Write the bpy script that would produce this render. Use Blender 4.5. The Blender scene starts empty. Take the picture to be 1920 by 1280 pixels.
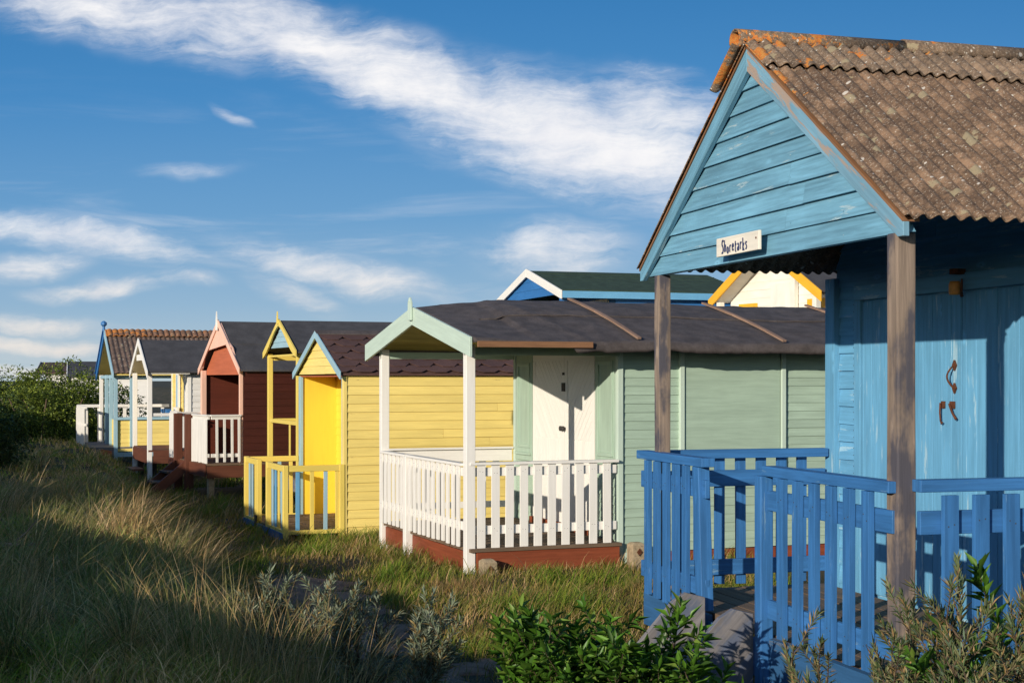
import bpy, bmesh, math, random
import numpy as np
from mathutils import Vector, noise as mnoise
rad = math.radians
S = bpy.context.scene
C = S.collection
rnd = random.Random(7)
# ------------------------------------------------------------------ camera, light, sky
EYE = 2.0
F = 2787.0            # focal length in photograph pixels (1920 wide), horizon at row 711
cam = bpy.data.cameras.new('camera'); co = bpy.data.objects.new('camera', cam); C.objects.link(co)
co.location = (0, 0, EYE); co.rotation_euler = (rad(90), 0, 0)
cam.sensor_width = 36; cam.lens = 36*F/1920; cam.shift_y = (711-640)/1920; cam.clip_end = 3000
S.camera = co
SUN_EL, SUN_AZ = rad(14.3), rad(58)      # azimuth the light travels towards, from +X
sd = bpy.data.lights.new('sun', 'SUN'); sd.energy = 5.0; sd.angle = rad(0.5); sd.color = (1.0, 0.90, 0.75)
so = bpy.data.objects.new('sun', sd); C.objects.link(so)
travel = Vector((math.cos(SUN_AZ)*math.cos(SUN_EL), math.sin(SUN_AZ)*math.cos(SUN_EL), -math.sin(SUN_EL)))
so.rotation_euler = travel.to_track_quat('-Z', 'Y').to_euler()
S.view_settings.view_transform = 'Standard'; S.view_settings.look = 'None'
S.view_settings.exposure = 0.0; S.view_settings.gamma = 1
S.render.resolution_x, S.render.resolution_y = 1024, 682

class NT:
    """tiny node helper"""
    def __init__(s, tree): s.t = tree; s.t.nodes.clear()
    def n(s, typ, **kw):
        nd = s.t.nodes.new(typ)
        for k, v in kw.items():
            if k.startswith('i_'):
                key = k[2:]; key = int(key) if key.isdigit() else key.replace('_', ' ')
                if hasattr(v, 'is_output'): s.t.links.new(v, nd.inputs[key])
                else: nd.inputs[key].default_value = v
            else: setattr(nd, k, v)
        return nd
    def l(s, a, b): s.t.links.new(a, b)
    def m(s, op, a, b=0.0, c=None, clamp=False):
        nd = s.t.nodes.new('ShaderNodeMath'); nd.operation = op; nd.use_clamp = clamp
        for i, v in enumerate([a, b] + ([c] if c is not None else [])):
            if hasattr(v, 'is_output'): s.t.links.new(v, nd.inputs[i])
            else: nd.inputs[i].default_value = v
        return nd.outputs[0]
    def ss(s, v, a, b, lo=0.0, hi=1.0):
        nd = s.t.nodes.new('ShaderNodeMapRange'); nd.interpolation_type = 'SMOOTHSTEP'
        s.t.links.new(v, nd.inputs[0]); nd.inputs[1].default_value = a; nd.inputs[2].default_value = b
        nd.inputs[3].default_value = lo; nd.inputs[4].default_value = hi; return nd.outputs[0]
    def mix(s, f, a, b, mode='MIX'):
        nd = s.t.nodes.new('ShaderNodeMix'); nd.data_type = 'RGBA'; nd.blend_type = mode
        for i, v in ((0, f), (6, a), (7, b)):
            if hasattr(v, 'is_output'): s.t.links.new(v, nd.inputs[i])
            elif i == 0: nd.inputs[0].default_value = v
            else: nd.inputs[i].default_value = (*v[:3], 1)
        return nd.outputs[2]
    def map(s, vec, loc=(0,0,0), rot=(0,0,0), sc=(1,1,1), typ='POINT'):
        nd = s.t.nodes.new('ShaderNodeMapping'); nd.vector_type = typ; s.t.links.new(vec, nd.inputs[0])
        nd.inputs[1].default_value = loc; nd.inputs[2].default_value = rot; nd.inputs[3].default_value = sc
        return nd.outputs[0]
    def noise(s, vec, sc=5, det=5, rough=.55, dist=0.0, out=0):
        nd = s.t.nodes.new('ShaderNodeTexNoise'); s.t.links.new(vec, nd.inputs['Vector'])
        nd.inputs['Scale'].default_value = sc; nd.inputs['Detail'].default_value = det
        nd.inputs['Roughness'].default_value = rough; nd.inputs['Distortion'].default_value = dist
        return nd.outputs[out]

W = bpy.data.worlds.new('World'); S.world = W; W.use_nodes = True
w = NT(W.node_tree)
sky = w.n('ShaderNodeTexSky', sky_type='NISHITA'); sky.sun_disc = False
sky.sun_elevation = SUN_EL
sky.sun_rotation = math.atan2(-travel.x, -travel.y)
sky.air_density = 1.0; sky.dust_density = 0.3; sky.ozone_density = 3.0
tc = w.n('ShaderNodeTexCoord')
sx = w.n('ShaderNodeSeparateXYZ'); w.l(tc.outputs['Generated'], sx.inputs[0])
X, Y, Z = sx.outputs
# directions around +Y, as tangents of azimuth and elevation
yy = w.m('MAXIMUM', Y, 0.05)
U = w.m('DIVIDE', X, yy); V = w.m('DIVIDE', Z, yy)
cb = w.n('ShaderNodeCombineXYZ'); w.l(U, cb.inputs[0]); w.l(V, cb.inputs[1])
uv0 = cb.outputs[0]
wob = w.noise(uv0, 9, 4, .6, out=1)
wv = w.n('ShaderNodeVectorMath', operation='SCALE'); 
sb = w.n('ShaderNodeVectorMath', operation='SUBTRACT'); w.l(wob, sb.inputs[0]); sb.inputs[1].default_value = (.5,.5,.5)
w.l(sb.outputs[0], wv.inputs[0]); wv.inputs['Scale'].default_value = 0.035
ad = w.n('ShaderNodeVectorMath', operation='ADD'); w.l(uv0, ad.inputs[0]); w.l(wv.outputs[0], ad.inputs[1])
uv = ad.outputs[0]
BL = [ # cirrus patches: cx, cy, rx, ry, tilt down to the right (deg), strength
 (760,150,620,75,21,1.0),(1090,265,400,105,15,1.05),(290,25,480,70,12,.8),(1210,215,190,80,8,.8),
 (560,75,330,55,17,.9),(150,440,330,30,9,.8),(620,505,270,34,12,.75),(40,490,150,26,-5,.6),(180,532,150,20,-2,.8),
 (350,520,90,17,2,.55),(560,545,110,30,20,.6),(1040,468,170,50,-2,.8),(60,598,160,22,2,.75),
 (60,642,230,20,3,.9),(435,222,48,12,28,.5),(350,326,120,16,-4,.45),(1120,380,90,14,8,.5),(720,538,150,22,4,.65),(60,690,200,14,0,.7),(1280,360,220,60,-10,.4)]
acc = None
for cx, cy, rx, ry, an, am in BL:
    q = w.map(uv, loc=((cx-960)/F, (711-cy)/F, 0), rot=(0,0,rad(-an)), sc=(rx*1.12/F, ry*1.3/F, 1), typ='TEXTURE')
    ln = w.n('ShaderNodeVectorMath', operation='LENGTH'); w.l(q, ln.inputs[0])
    g = w.ss(ln.outputs['Value'], 1.35, 0.05, 0.0, am)
    acc = g if acc is None else w.m('MAXIMUM', acc, g)
st = w.map(uv, rot=(0,0,rad(17)), sc=(1.0, 5.5, 1))
n1 = w.noise(st, 10, 10, .68, .35)
n2 = w.noise(w.map(uv, rot=(0,0,rad(-24)), sc=(1.2, 3.0, 1)), 30, 9, .72, .3)
n3 = w.noise(uv, 14, 7, .6, .2)
nn = w.m('ADD', w.m('MULTIPLY', n1, .5), w.m('ADD', w.m('MULTIPLY', n2, .3), w.m('MULTIPLY', n3, .2)))
dens = w.m('ADD', w.m('MULTIPLY', acc, .95), w.m('MULTIPLY', w.m('SUBTRACT', nn, .5), 1.9))
veil = w.m('MULTIPLY', w.m('MULTIPLY', w.ss(acc, .0, .6), w.ss(n1, .3, .75)), .45)
dens = w.m('MAXIMUM', w.ss(dens, .14, 1.12), veil)
dens = w.m('MULTIPLY', dens, w.ss(acc, .0, .3))
wisp = w.m('MULTIPLY', w.ss(w.noise(w.map(uv0, rot=(0,0,rad(8)), sc=(.6,5,1)), 7, 7, .6, .5), .5, .9), w.ss(V, .23, .05, 0, .8))
dens = w.m('MAXIMUM', dens, wisp)
front = w.ss(Y, .05, .3)
dens = w.m('MULTIPLY', dens, front)
# clear-sky colour: Nishita pulled towards the deep, slightly polarised blue of this evening
hs = w.n('ShaderNodeHueSaturation'); w.l(sky.outputs[0], hs.inputs['Color']); hs.inputs['Saturation'].default_value = 1.0
elev = w.n('ShaderNodeValToRGB'); cr = elev.color_ramp
w.l(V, elev.inputs[0]); 
cr.elements[0].position = 0.0; cr.elements[0].color = (3.692,4.538,5.077,1)
cr.elements[1].position = .30; cr.elements[1].color = (0.123,1.246,3.308,1)
for p_, c_ in ((.05,(2.077,3.423,4.923,1)), (.11,(1.000,2.538,4.615,1)), (.19,(0.400,1.846,4.154,1))):
    e = cr.elements.new(p_); e.color = c_
base = w.mix(w.m('MULTIPLY', front, .93), hs.outputs[0], elev.outputs[0])
warm = w.mix(w.ss(V, .0, .12), (7.1, 6.4, 5.7), (7.7, 7.55, 7.5))
shade = w.mix(w.ss(n3, .35, .65), (.86,.88,.93), (1,1,1))
ccol = w.mix(1.0, warm, shade, 'MULTIPLY')
skyc = w.mix(w.m('MULTIPLY', dens, .97), base, ccol)
bg = w.n('ShaderNodeBackground'); w.l(skyc, bg.inputs[0]); bg.inputs[1].default_value = 0.13
wo = w.n('ShaderNodeOutputWorld'); w.l(bg.outputs[0], wo.inputs[0])

# ------------------------------------------------------------------ materials
MATS = {}
def newmat(name):
    m = bpy.data.materials.new(name); m.use_nodes = True; t = NT(m.node_tree)
    b = t.n('ShaderNodeBsdfPrincipled'); o = t.n('ShaderNodeOutputMaterial'); t.l(b.outputs[0], o.inputs[0])
    b.inputs['Specular IOR Level'].default_value = .3
    return m, t, b
def mulc(c, k): return tuple(min(1, x*k) for x in c)
def wood(name, base, wearc=None, wear=0.0, grain=.5, rough=.65, var=.12, bump=.25, knots=0.0, blotch=.18, second=None, secamt=.0, wearscale=1.0):
    m, t, b = newmat(name)
    uvn = t.n('ShaderNodeUVMap').outputs[0]
    rp = t.n('ShaderNodeNewGeometry').outputs['Random Per Island']
    g1 = t.noise(t.map(uvn, sc=(2.2, 42, 1)), 1.0, 6, .62, .25)
    g2 = t.noise(t.map(uvn, sc=(.9, 9, 1)), 1.2, 4, .55, .5)
    bl = t.noise(t.map(uvn, sc=(1.5, 3.0, 1)), 1.3, 5, .6)
    gm = t.m('ADD', t.m('MULTIPLY', g1, .6), t.m('MULTIPLY', g2, .4))
    col = t.mix(t.ss(gm, .34, .66), mulc(base, 1-.42*grain), mulc(base, 1+.25*grain))
    col = t.mix(t.ss(bl, .3, .72, 0, blotch*2), col, mulc(base, .62), 'MIX')
    if second: col = t.mix(t.ss(t.m('ADD', t.m('MULTIPLY', bl, .7), t.m('MULTIPLY', g2, .3)), .62-.3*secamt, .72-.3*secamt), col, second)
    hgt = gm
    if knots:
        vo = t.n('ShaderNodeTexVoronoi', feature='F1'); t.l(t.map(uvn, sc=(2.3, 5.5, 1)), vo.inputs['Vector']); vo.inputs['Scale'].default_value = 1
        vd = vo.outputs['Distance']
        ring = t.m('MULTIPLY', t.ss(vd, .13, .05), knots)
        col = t.mix(ring, col, mulc(base, 1.45)); 
        core = t.m('MULTIPLY', t.ss(vd, .045, .02), knots)
        col = t.mix(core, col, mulc(base, .45))
    if wearc is not None:
        wn = t.noise(t.map(uvn, sc=(3.0*wearscale, 26*wearscale, 1)), 1.0, 7, .68, .3)
        wm = t.noise(t.map(uvn, sc=(.8, 2.2, 1)), 1.2, 4, .6)
        ws = t.m('ADD', t.m('MULTIPLY', wn, .6), t.m('MULTIPLY', wm, .4))
        wf = t.ss(ws, .72-.3*wear, .76-.3*wear)
        col = t.mix(wf, col, wearc); hgt = t.m('SUBTRACT', gm, t.m('MULTIPLY', wf, .35))
    hv = t.n('ShaderNodeHueSaturation'); t.l(col, hv.inputs['Color']); t.l(t.m('ADD', 1-var, t.m('MULTIPLY', rp, 2*var)), hv.inputs['Value'])
    t.l(hv.outputs[0], b.inputs['Base Color']); b.inputs['Roughness'].default_value = rough
    bp = t.n('ShaderNodeBump'); bp.inputs['Strength'].default_value = bump; bp.inputs['Distance'].default_value = .01
    t.l(hgt, bp.inputs['Height']); t.l(bp.outputs[0], b.inputs['Normal'])
    MATS[name] = m; return m
def plain(name, base, rough=.8, ns=8, amt=.25, bump=.2, metal=0, second=None, th=.6):
    m, t, b = newmat(name); oc = t.n('ShaderNodeTexCoord').outputs['Object']
    n = t.noise(oc, ns, 8, .65); f = t.noise(oc, ns*9, 4, .6)
    col = t.mix(t.ss(n, .3, .7), mulc(base, 1-amt), mulc(base, 1+amt))
    col = t.mix(t.ss(f, .35, .65, 0, amt), col, mulc(base, .5))
    if second: col = t.mix(t.ss(n, th, th+.06), col, second)
    t.l(col, b.inputs['Base Color']); b.inputs['Roughness'].default_value = rough; b.inputs['Metallic'].default_value = metal
    bp = t.n('ShaderNodeBump'); bp.inputs['Strength'].default_value = bump; bp.inputs['Distance'].default_value = .01
    t.l(t.m('ADD', t.m('MULTIPLY', n, .5), t.m('MULTIPLY', f, .5)), bp.inputs['Height']); t.l(bp.outputs[0], b.inputs['Normal'])
    MATS[name] = m; return m
GREY = (.22,.17,.13)
wood('blue_gable', (.155,.345,.475), (.33,.45,.50), .46, .85, .65, .09, .3, .6, .22)
wood('blue_barge', (.18,.35,.47), (.36,.28,.23), .66, .5, .65, .06, .25, .3, .15)
wood('blue_wall', (.135,.365,.575), (.31,.50,.62), .55, .45, .55, .06, .2, .5, .14)
wood('royal_blue', (.045,.172,.42), (.14,.27,.43), .42, .75, .5, .14, .3, .35, .25)
wood('faded_blue', (.035,.12,.27), (.12,.15,.20), .55, .5, .6, .08, .3)
wood('weathered', (.27,.205,.16), (.12,.09,.075), .44, 1.0, .8, .06, .5, .75, .25, second=(.075,.07,.085), secamt=.5)
wood('grey_board', (.20,.185,.185), (.36,.32,.29), .40, .8, .75, .1, .4, .4, .3, second=(.09,.11,.16), secamt=.45)
wood('deck_brown', (.17,.115,.075), (.09,.065,.05), .3, .7, .75, .15, .35, .2, .25)
wood('edge_wood', (.24,.12,.06), (.10,.06,.04), .4, .8, .8, .1, .3)
wood('batten', (.27,.17,.12), (.12,.08,.06), .25, .8, .8, .1, .3)
wood('sign_white', (.78,.72,.62), (.36,.25,.18), .26, .3, .6, .0, .15)
wood('sage', (.37,.485,.385), (.42,.50,.40), .30, .3, .5, .05, .2, 0, .14)
wood('sage_pale', (.50,.61,.52), (.55,.60,.50), .12, .2, .5, .02, .1, 0, .06)
wood('white_paint', (.80,.77,.72), (.42,.36,.30), .06, .12, .5, .03, .12, 0, .05)
wood('white_old', (.76,.73,.68), (.22,.15,.11), .26, .25, .6, .04, .2, 0, .1)
wood('door_white', (.82,.79,.73), (.55,.48,.40), .08, .12, .5, .02, .1, 0, .05)
wood('red_beam', (.26,.065,.028), (.14,.045,.03), .3, .6, .55, .12, .25, .1, .25)
wood('yellow_paint', (.84,.65,.20), (.22,.12,.06), .34, .25, .5, .05, .12, 0, .06)
wood('yellow_bright', (.85,.60,.06), None, 0, .1, .5, .02, .1, 0, .04)
wood('yellow_trim', (.76,.58,.13), (.30,.18,.08), .08, .15, .5, .03, .12, 0, .08)
wood('pale_blue', (.33,.50,.58), (.20,.13,.10), .06, .15, .5, .03, .12)
wood('sky_blue', (.14,.37,.60), None, 0, .15, .5, .04, .1)
wood('maroon', (.060,.014,.010), (.10,.03,.02), .12, .4, .5, .06, .15)
wood('maroon_in', (.115,.026,.014), (.07,.02,.012), .15, .4, .6, .06, .15)
wood('pink', (.82,.50,.38), (.42,.22,.16), .08, .2, .5, .03, .12, 0, .08)
wood('coral', (.48,.13,.06), None, 0, .3, .6, .05, .12)
wood('brown_post', (.13,.045,.025), (.08,.04,.03), .2, .5, .6, .1, .2)
wood('dark_wood', (.07,.05,.04), (.12,.09,.07), .3, .6, .8, .1, .3)
wood('blue_dark', (.035,.16,.42), None, 0, .25, .5, .05, .12)
wood('cream', (.80,.76,.68), None, 0, .12, .55, .03, .1)
wood('orange_yellow', (.80,.42,.03), None, 0, .15, .5, .03, .1)
wood('ply', (.34,.27,.07), (.20,.15,.04), .4, .7, .7, .1, .25, .5, .3)
plain('rust', (.13,.045,.02), .9, 30, .5, .6, second=(.05,.03,.025), th=.55)
plain('concrete', (.36,.28,.18), .9, 14, .3, .8, second=(.22,.17,.12), th=.58)
plain('dark_hole', (.02,.018,.016), .9)
plain('nail', (.05,.045,.04), .7)
plain('felt', (.080,.066,.064), .88, 5, .32, .7)
plain('felt_grey', (.065,.062,.066), .85, 4, .22, .3)
plain('felt_green', (.035,.060,.038), .9, 6, .25, .3)
plain('letter', (.03,.045,.13), .7)
plain('amber', (.80,.33,.08), .5)
plain('brown_tile', (.10,.062,.05), .9, 6, .3, .4, second=(.24,.10,.04), th=.62)
def shingle_mat():
    m, t, b = newmat('shingle'); g = t.n('ShaderNodeNewGeometry'); oc = t.n('ShaderNodeTexCoord').outputs['Object']
    rp = g.outputs['Random Per Island']; n = t.noise(oc, 90, 4, .6); n2 = t.noise(oc, 3, 6, .6)
    col = t.mix(t.ss(n, .35, .65), (.085,.045,.035), (.15,.075,.06))
    col = t.mix(t.ss(n2, .3, .7, 0, .6), col, (.065,.033,.028))
    vo = t.noise(oc, 9, 6, .75); col = t.mix(t.ss(vo, .70, .73), col, (.5,.42,.38))
    t.l(t.mix(t.m('MULTIPLY', rp, .35), col, (.05,.028,.025)), b.inputs['Base Color']); b.inputs['Roughness'].default_value = .8
    bp = t.n('ShaderNodeBump'); bp.inputs['Strength'].default_value = .5; bp.inputs['Distance'].default_value = .006; t.l(n, bp.inputs['Height']); t.l(bp.outputs[0], b.inputs['Normal'])
    MATS['shingle'] = m
shingle_mat()
def lichen_mat(name, base, lo, orange=.66):
    m, t, b = newmat(name); uv_ = t.n('ShaderNodeUVMap').outputs[0]; uvn = t.map(uv_, rot=(.5,.35,.62))
    n = t.noise(uvn, 5, 9, .7); f = t.noise(uvn, 60, 5, .7); n2 = t.noise(t.map(uv_, sc=(1.6,.22,1)), 8, 6, .65)
    col = t.mix(t.ss(f, .3, .7), lo, base)
    lump_ = t.noise(uvn, 1.7, 7, .7); col = t.mix(t.ss(lump_, .42, .62, 0, .6), col, mulc(lo, 1.15)); col = t.mix(t.ss(n, .45, .66, 0, .8), col, mulc(base, 1.5)); f2 = t.noise(uvn, 24, 6, .75); col = t.mix(t.ss(f2, .5, .66, 0, .6), col, mulc(lo, .6)); sp2 = t.noise(uvn, 110, 2, .7); col = t.mix(t.ss(sp2, .58, .66, 0, .6), col, (.42,.36,.29))
    col = t.mix(t.ss(n2, .5, .8, 0, .6), col, mulc(lo, .7))
    # speckle, pale crusts, white discs, orange lichen
    sp = t.noise(uvn, 55, 3, .8); col = t.mix(t.ss(sp, .63, .68, 0, .75), col, (.50,.44,.36))
    cr_ = t.noise(t.map(uvn, loc=(3,7,0)), 7, 5, .55); col = t.mix(t.ss(cr_, .63, .65, 0, .8), col, (.30,.25,.16))
    for sc, th, cc, loc, msk in ((17, .24, (.52,.48,.43), (0,0,0), .55), (38, .26, (.54,.50,.45), (5,2,0), .50)):
        vo = t.n('ShaderNodeTexVoronoi', feature='F1'); 
        wv2 = t.n('ShaderNodeVectorMath', operation='ADD'); t.l(t.map(uvn, loc=loc), wv2.inputs[0])
        s2 = t.n('ShaderNodeVectorMath', operation='SCALE'); t.l(t.noise(uvn, 70, 2, .5, out=1), s2.inputs[0]); s2.inputs['Scale'].default_value = .006
        t.l(s2.outputs[0], wv2.inputs[1]); t.l(wv2.outputs[0], vo.inputs['Vector']); vo.inputs['Scale'].default_value = sc
        sel = t.n('ShaderNodeSeparateColor'); t.l(vo.outputs['Color'], sel.inputs[0])
        size = t.m('MULTIPLY', sel.outputs[1], th)
        inside = t.m('LESS_THAN', vo.outputs['Distance'], size)
        keep = t.m('GREATER_THAN', sel.outputs[0], .76)
        col = t.mix(t.m('MULTIPLY', t.m('MULTIPLY', inside, keep), .9), col, cc)
    on = t.noise(t.map(uvn, loc=(11,4,0)), 8, 6, .7)
    # more orange near the ridge and the verge (v = distance from ridge, u = distance from verge)
    sxy = t.n('ShaderNodeSeparateXYZ'); t.l(uv_, sxy.inputs[0])
    near = t.m('MAXIMUM', t.m('MULTIPLY', t.ss(sxy.outputs[1], .55, .0), t.ss(sxy.outputs[0], 1.5, 0)), t.ss(sxy.outputs[0], .16, .0))
    near = t.m('MULTIPLY', near, t.ss(sxy.outputs[1], 1.7, .4))
    om = t.m('ADD', on, t.m('MULTIPLY', near, .2))
    ocol = t.mix(t.ss(f, .4, .6), (.45,.13,.025), (.44,.20,.05))
    col = t.mix(t.ss(om, orange, orange+.03), col, ocol)
    t.l(col, b.inputs['Base Color']); b.inputs['Roughness'].default_value = .92
    bp = t.n('ShaderNodeBump'); bp.inputs['Strength'].default_value = .8; bp.inputs['Distance'].default_value = .008
    t.l(t.m('ADD', f, t.m('MULTIPLY', sp, .6)), bp.inputs['Height']); t.l(bp.outputs[0], b.inputs['Normal'])
    MATS[name] = m
lichen_mat('lichen_roof', (.215,.135,.085), (.07,.045,.032), .735)
lichen_mat('lichen_ridge', (.22,.15,.10), (.09,.065,.048), .685)
lichen_mat('lichen_far', (.14,.09,.07), (.08,.052,.042), .74)
lichen_mat('lichen_orange', (.22,.10,.05), (.10,.06,.045), .61)
def leafmat(name, rough=.55, trans=.25, spec=.3):
    m, t, b = newmat(name); a = t.n('ShaderNodeVertexColor', layer_name='tint').outputs[0]
    t.l(a, b.inputs['Base Color']); b.inputs['Roughness'].default_value = rough; b.inputs['Specular IOR Level'].default_value = spec
    tr = t.n('ShaderNodeBsdfTranslucent'); t.l(a, tr.inputs[0]); mx = t.n('ShaderNodeMixShader'); mx.inputs[0].default_value = trans
    t.l(b.outputs[0], mx.inputs[1]); t.l(tr.outputs[0], mx.inputs[2]); o = [n for n in t.t.nodes if n.type == 'OUTPUT_MATERIAL'][0]
    t.l(mx.outputs[0], o.inputs[0]); MATS[name] = m
leafmat('leaf'); leafmat('leaf_glossy', .42, .3, .45); leafmat('grass_blade', .6, .2, .2); 
plain('bark', (.11,.075,.05), .9, 20, .3, .5)
def ground_mat():
    m, t, b = newmat('ground'); p = t.n('ShaderNodeNewGeometry').outputs['Position']
    n = t.noise(p, 1.1, 8, .6); f = t.noise(p, 30, 6, .7)
    col = t.mix(t.ss(n, .35, .62), (.035,.04,.016), (.085,.062,.035))
    col = t.mix(t.ss(n, .60, .72), col, (.21,.135,.09)); col = t.mix(t.ss(f, .35, .65, 0, .6), col, (.03,.03,.015))
    t.l(col, b.inputs['Base Color']); b.inputs['Roughness'].default_value = .95
    bp = t.n('ShaderNodeBump'); bp.inputs['Strength'].default_value = 1; bp.inputs['Distance'].default_value = .03; t.l(f, bp.inputs['Height']); t.l(bp.outputs[0], b.inputs['Normal'])
    MATS['ground'] = m
    m, t, b = newmat('sand'); p = t.n('ShaderNodeNewGeometry').outputs['Position']
    n = t.noise(p, 3, 8, .65); f = t.noise(p, 45, 6, .75)
    col = t.mix(t.ss(n, .3, .7), (.19,.115,.082), (.32,.205,.15)); col = t.mix(t.ss(f, .5, .75, 0, .7), col, (.10,.07,.05))
    t.l(col, b.inputs['Base Color']); b.inputs['Roughness'].default_value = .95
    bp = t.n('ShaderNodeBump'); bp.inputs['Strength'].default_value = 1; bp.inputs['Distance'].default_value = .03; t.l(t.m('ADD', n, f), bp.inputs['Height']); t.l(bp.outputs[0], b.inputs['Normal'])
    MATS['sand'] = m
ground_mat()

# ------------------------------------------------------------------ mesh helpers
SPLIT = {'trim','corner_board','lining','fascia','door_post','stilt','beam','soffit','rafter','threshold'}
class MB:
    def __init__(s): s.v = []; s.f = []; s.uv = []; s.mi = []; s.mats = []; s.st = []
    def _m(s, mat):
        if mat is None: return 0
        if mat not in s.mats: s.mats.append(mat)
        return s.mats.index(mat)
    def poly(s, pts, grain, off, mi=0):
        i0 = len(s.v); s.v += [tuple(p) for p in pts]; s.f.append(tuple(range(i0, i0+len(pts)))); s.mi.append(mi)
    def solid(s, v, faces, grain=(1,0,0), mi=0, uvs=None):
        s.st.append((len(s.v), len(s.f))); i0 = len(s.v); s.v += [tuple(map(float, p)) for p in v]
        g = Vector(grain).normalized(); ou, ov = rnd.random()*50, rnd.random()*50
        for k, fc in enumerate(faces):
            s.f.append(tuple(i0+i for i in fc)); s.mi.append(mi)
            if uvs is not None: s.uv.append([uvs[i] for i in fc]); continue
            P = [Vector(v[i]) for i in fc]; nrm = (P[1]-P[0]).cross(P[2]-P[0])
            nrm = nrm.normalized() if nrm.length > 1e-12 else Vector((0,0,1))
            gg = g if abs(nrm.dot(g)) < .9 else (Vector((0,0,1)) if abs(g.z) < .9 else Vector((1,0,0)))
            h = nrm.cross(gg)
            s.uv.append([(q.dot(gg)+ou, q.dot(h)+ov) for q in P])
    def hexa(s, p, grain=(1,0,0), mat=None):
        s.solid(p, [(0,3,2,1),(4,5,6,7),(0,1,5,4),(1,2,6,5),(2,3,7,6),(3,0,4,7)], grain, s._m(mat))
    def box(s, x0, x1, y0, y1, z0, z1, grain=None, mat=None):
        if grain is None:
            d = (abs(x1-x0), abs(y1-y0), abs(z1-z0)); k = d.index(max(d)); grain = tuple(1.0 if i == k else 0 for i in range(3))
        s.hexa([(x0,y0,z0),(x1,y0,z0),(x1,y1,z0),(x0,y1,z0),(x0,y0,z1),(x1,y0,z1),(x1,y1,z1),(x0,y1,z1)], grain, mat)
    def prism(s, pts, a, b, fn, grain=(1,0,0), mat=None):
        """pts polygon in 2-D, fn(p, depth)->xyz"""
        n = len(pts); v = [fn(p, a) for p in pts]+[fn(p, b) for p in pts]
        fc = [tuple(range(n)), tuple(range(2*n-1, n-1, -1))]+[(i, (i+1) % n, n+(i+1) % n, n+i) for i in range(n)]
        s.solid(v, fc, grain, s._m(mat))
    def bar(s, p, q, wd, ht, up=(0,0,1), mat=None):
        p, q = Vector(p), Vector(q); d = (q-p).normalized(); u = Vector(up); sd_ = d.cross(u).normalized(); u = sd_.cross(d)
        c = []
        for e in (p, q):
            for a, b_ in ((-1,-1),(1,-1),(1,1),(-1,1)): c.append(e+sd_*a*wd/2+u*b_*ht/2)
        s.hexa([c[0],c[1],c[2],c[3],c[4],c[5],c[6],c[7]], d, mat)
    def tube(s, pts, radii, seg=6, mat=None):
        v = []; fc = []; pts = [Vector(p) for p in pts]
        for i, p in enumerate(pts):
            d = (pts[min(i+1, len(pts)-1)]-pts[max(i-1, 0)]).normalized(); a = d.cross(Vector((.3,.2,1)) if abs(d.z) < .9 else Vector((1,0,0))).normalized(); b_ = d.cross(a)
            for k in range(seg):
                t_ = 2*math.pi*k/seg; v.append(p+(a*math.cos(t_)+b_*math.sin(t_))*radii[i])
        for i in range(len(pts)-1):
            for k in range(seg): fc.append((i*seg+k, i*seg+(k+1) % seg, (i+1)*seg+(k+1) % seg, (i+1)*seg+k))
        fc.append(tuple(range(seg-1, -1, -1))); fc.append(tuple((len(pts)-1)*seg+k for k in range(seg)))
        s.solid(v, fc, (0,0,1), s._m(mat))
    def build(s, name, mat, parent=None, bevel=0, smooth=False, solidify=0, recalc=True):
        if name in SPLIT and len(s.st) > 1:
            out = None; st = s.st+[(len(s.v), len(s.f))]
            for (va, fa), (vb, fb) in zip(st, st[1:]):
                q = MB(); q.v = s.v[va:vb]; q.f = [tuple(i-va for i in f) for f in s.f[fa:fb]]; q.uv = s.uv[fa:fb]; q.mi = [0]*(fb-fa); q.st = [(0, 0)]
                o = q.build(name, mat, parent, bevel, smooth, solidify, recalc); out = out or o
            return out
        me = bpy.data.meshes.new(name); me.from_pydata(s.v, [], s.f)
        ul = me.uv_layers.new(name='UVMap'); flat = [c for f in s.uv for p in f for c in p]
        ul.data.foreach_set('uv', flat)
        mats = s.mats if s.mats else [mat]
        for mm in mats: me.materials.append(MATS[mm or mat])
        me.polygons.foreach_set('material_index', s.mi)
        if recalc:
            bm = bmesh.new(); bm.from_mesh(me); bmesh.ops.recalc_face_normals(bm, faces=bm.faces); bm.to_mesh(me); bm.free()
        if smooth: me.polygons.foreach_set('use_smooth', [True]*len(me.polygons))
        o = bpy.data.objects.new(name, me); C.objects.link(o)
        if parent: o.parent = parent
        if solidify:
            sm = o.modifiers.new('s', 'SOLIDIFY'); sm.thickness = solidify; sm.offset = -1
        if bevel:
            bv = o.modifiers.new('b', 'BEVEL'); bv.width = bevel; bv.segments = 2; bv.limit_method = 'ANGLE'; bv.angle_limit = rad(50)
        return o
def tag(o, label=None, cat=None, group=None, kind=None):
    if label: o['label'] = label
    if cat: o['category'] = cat
    if group: o['group'] = group
    if kind: o['kind'] = kind
    return o
KR = 1.10
def thing(name, loc, rz, label, cat, group=None):
    o = bpy.data.objects.new(name, None); C.objects.link(o)
    if name in ('beach_hut','steps','letter_box','bench','board') and 18.5 < loc[1] < 45 and loc[0] < -2:
        loc = (loc[0]*KR, loc[1]*KR, EYE+(loc[2]-EYE)*KR); o.scale = (KR,)*3
    o.location = loc; o.rotation_euler = (0,0,rz); o.empty_display_size = .2
    return tag(o, label, cat, group)
FR = lambda X0: (lambda a, out, z: (X0-out, a, z))       # on a front wall x = X0, boards run along y, face -x
NS = lambda Y0: (lambda a, out, z: (a, Y0-out, z))       # near side wall y = Y0, faces -y
FS = lambda Y0: (lambda a, out, z: (a, Y0+out, z))
jr = random.Random(21)
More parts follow.
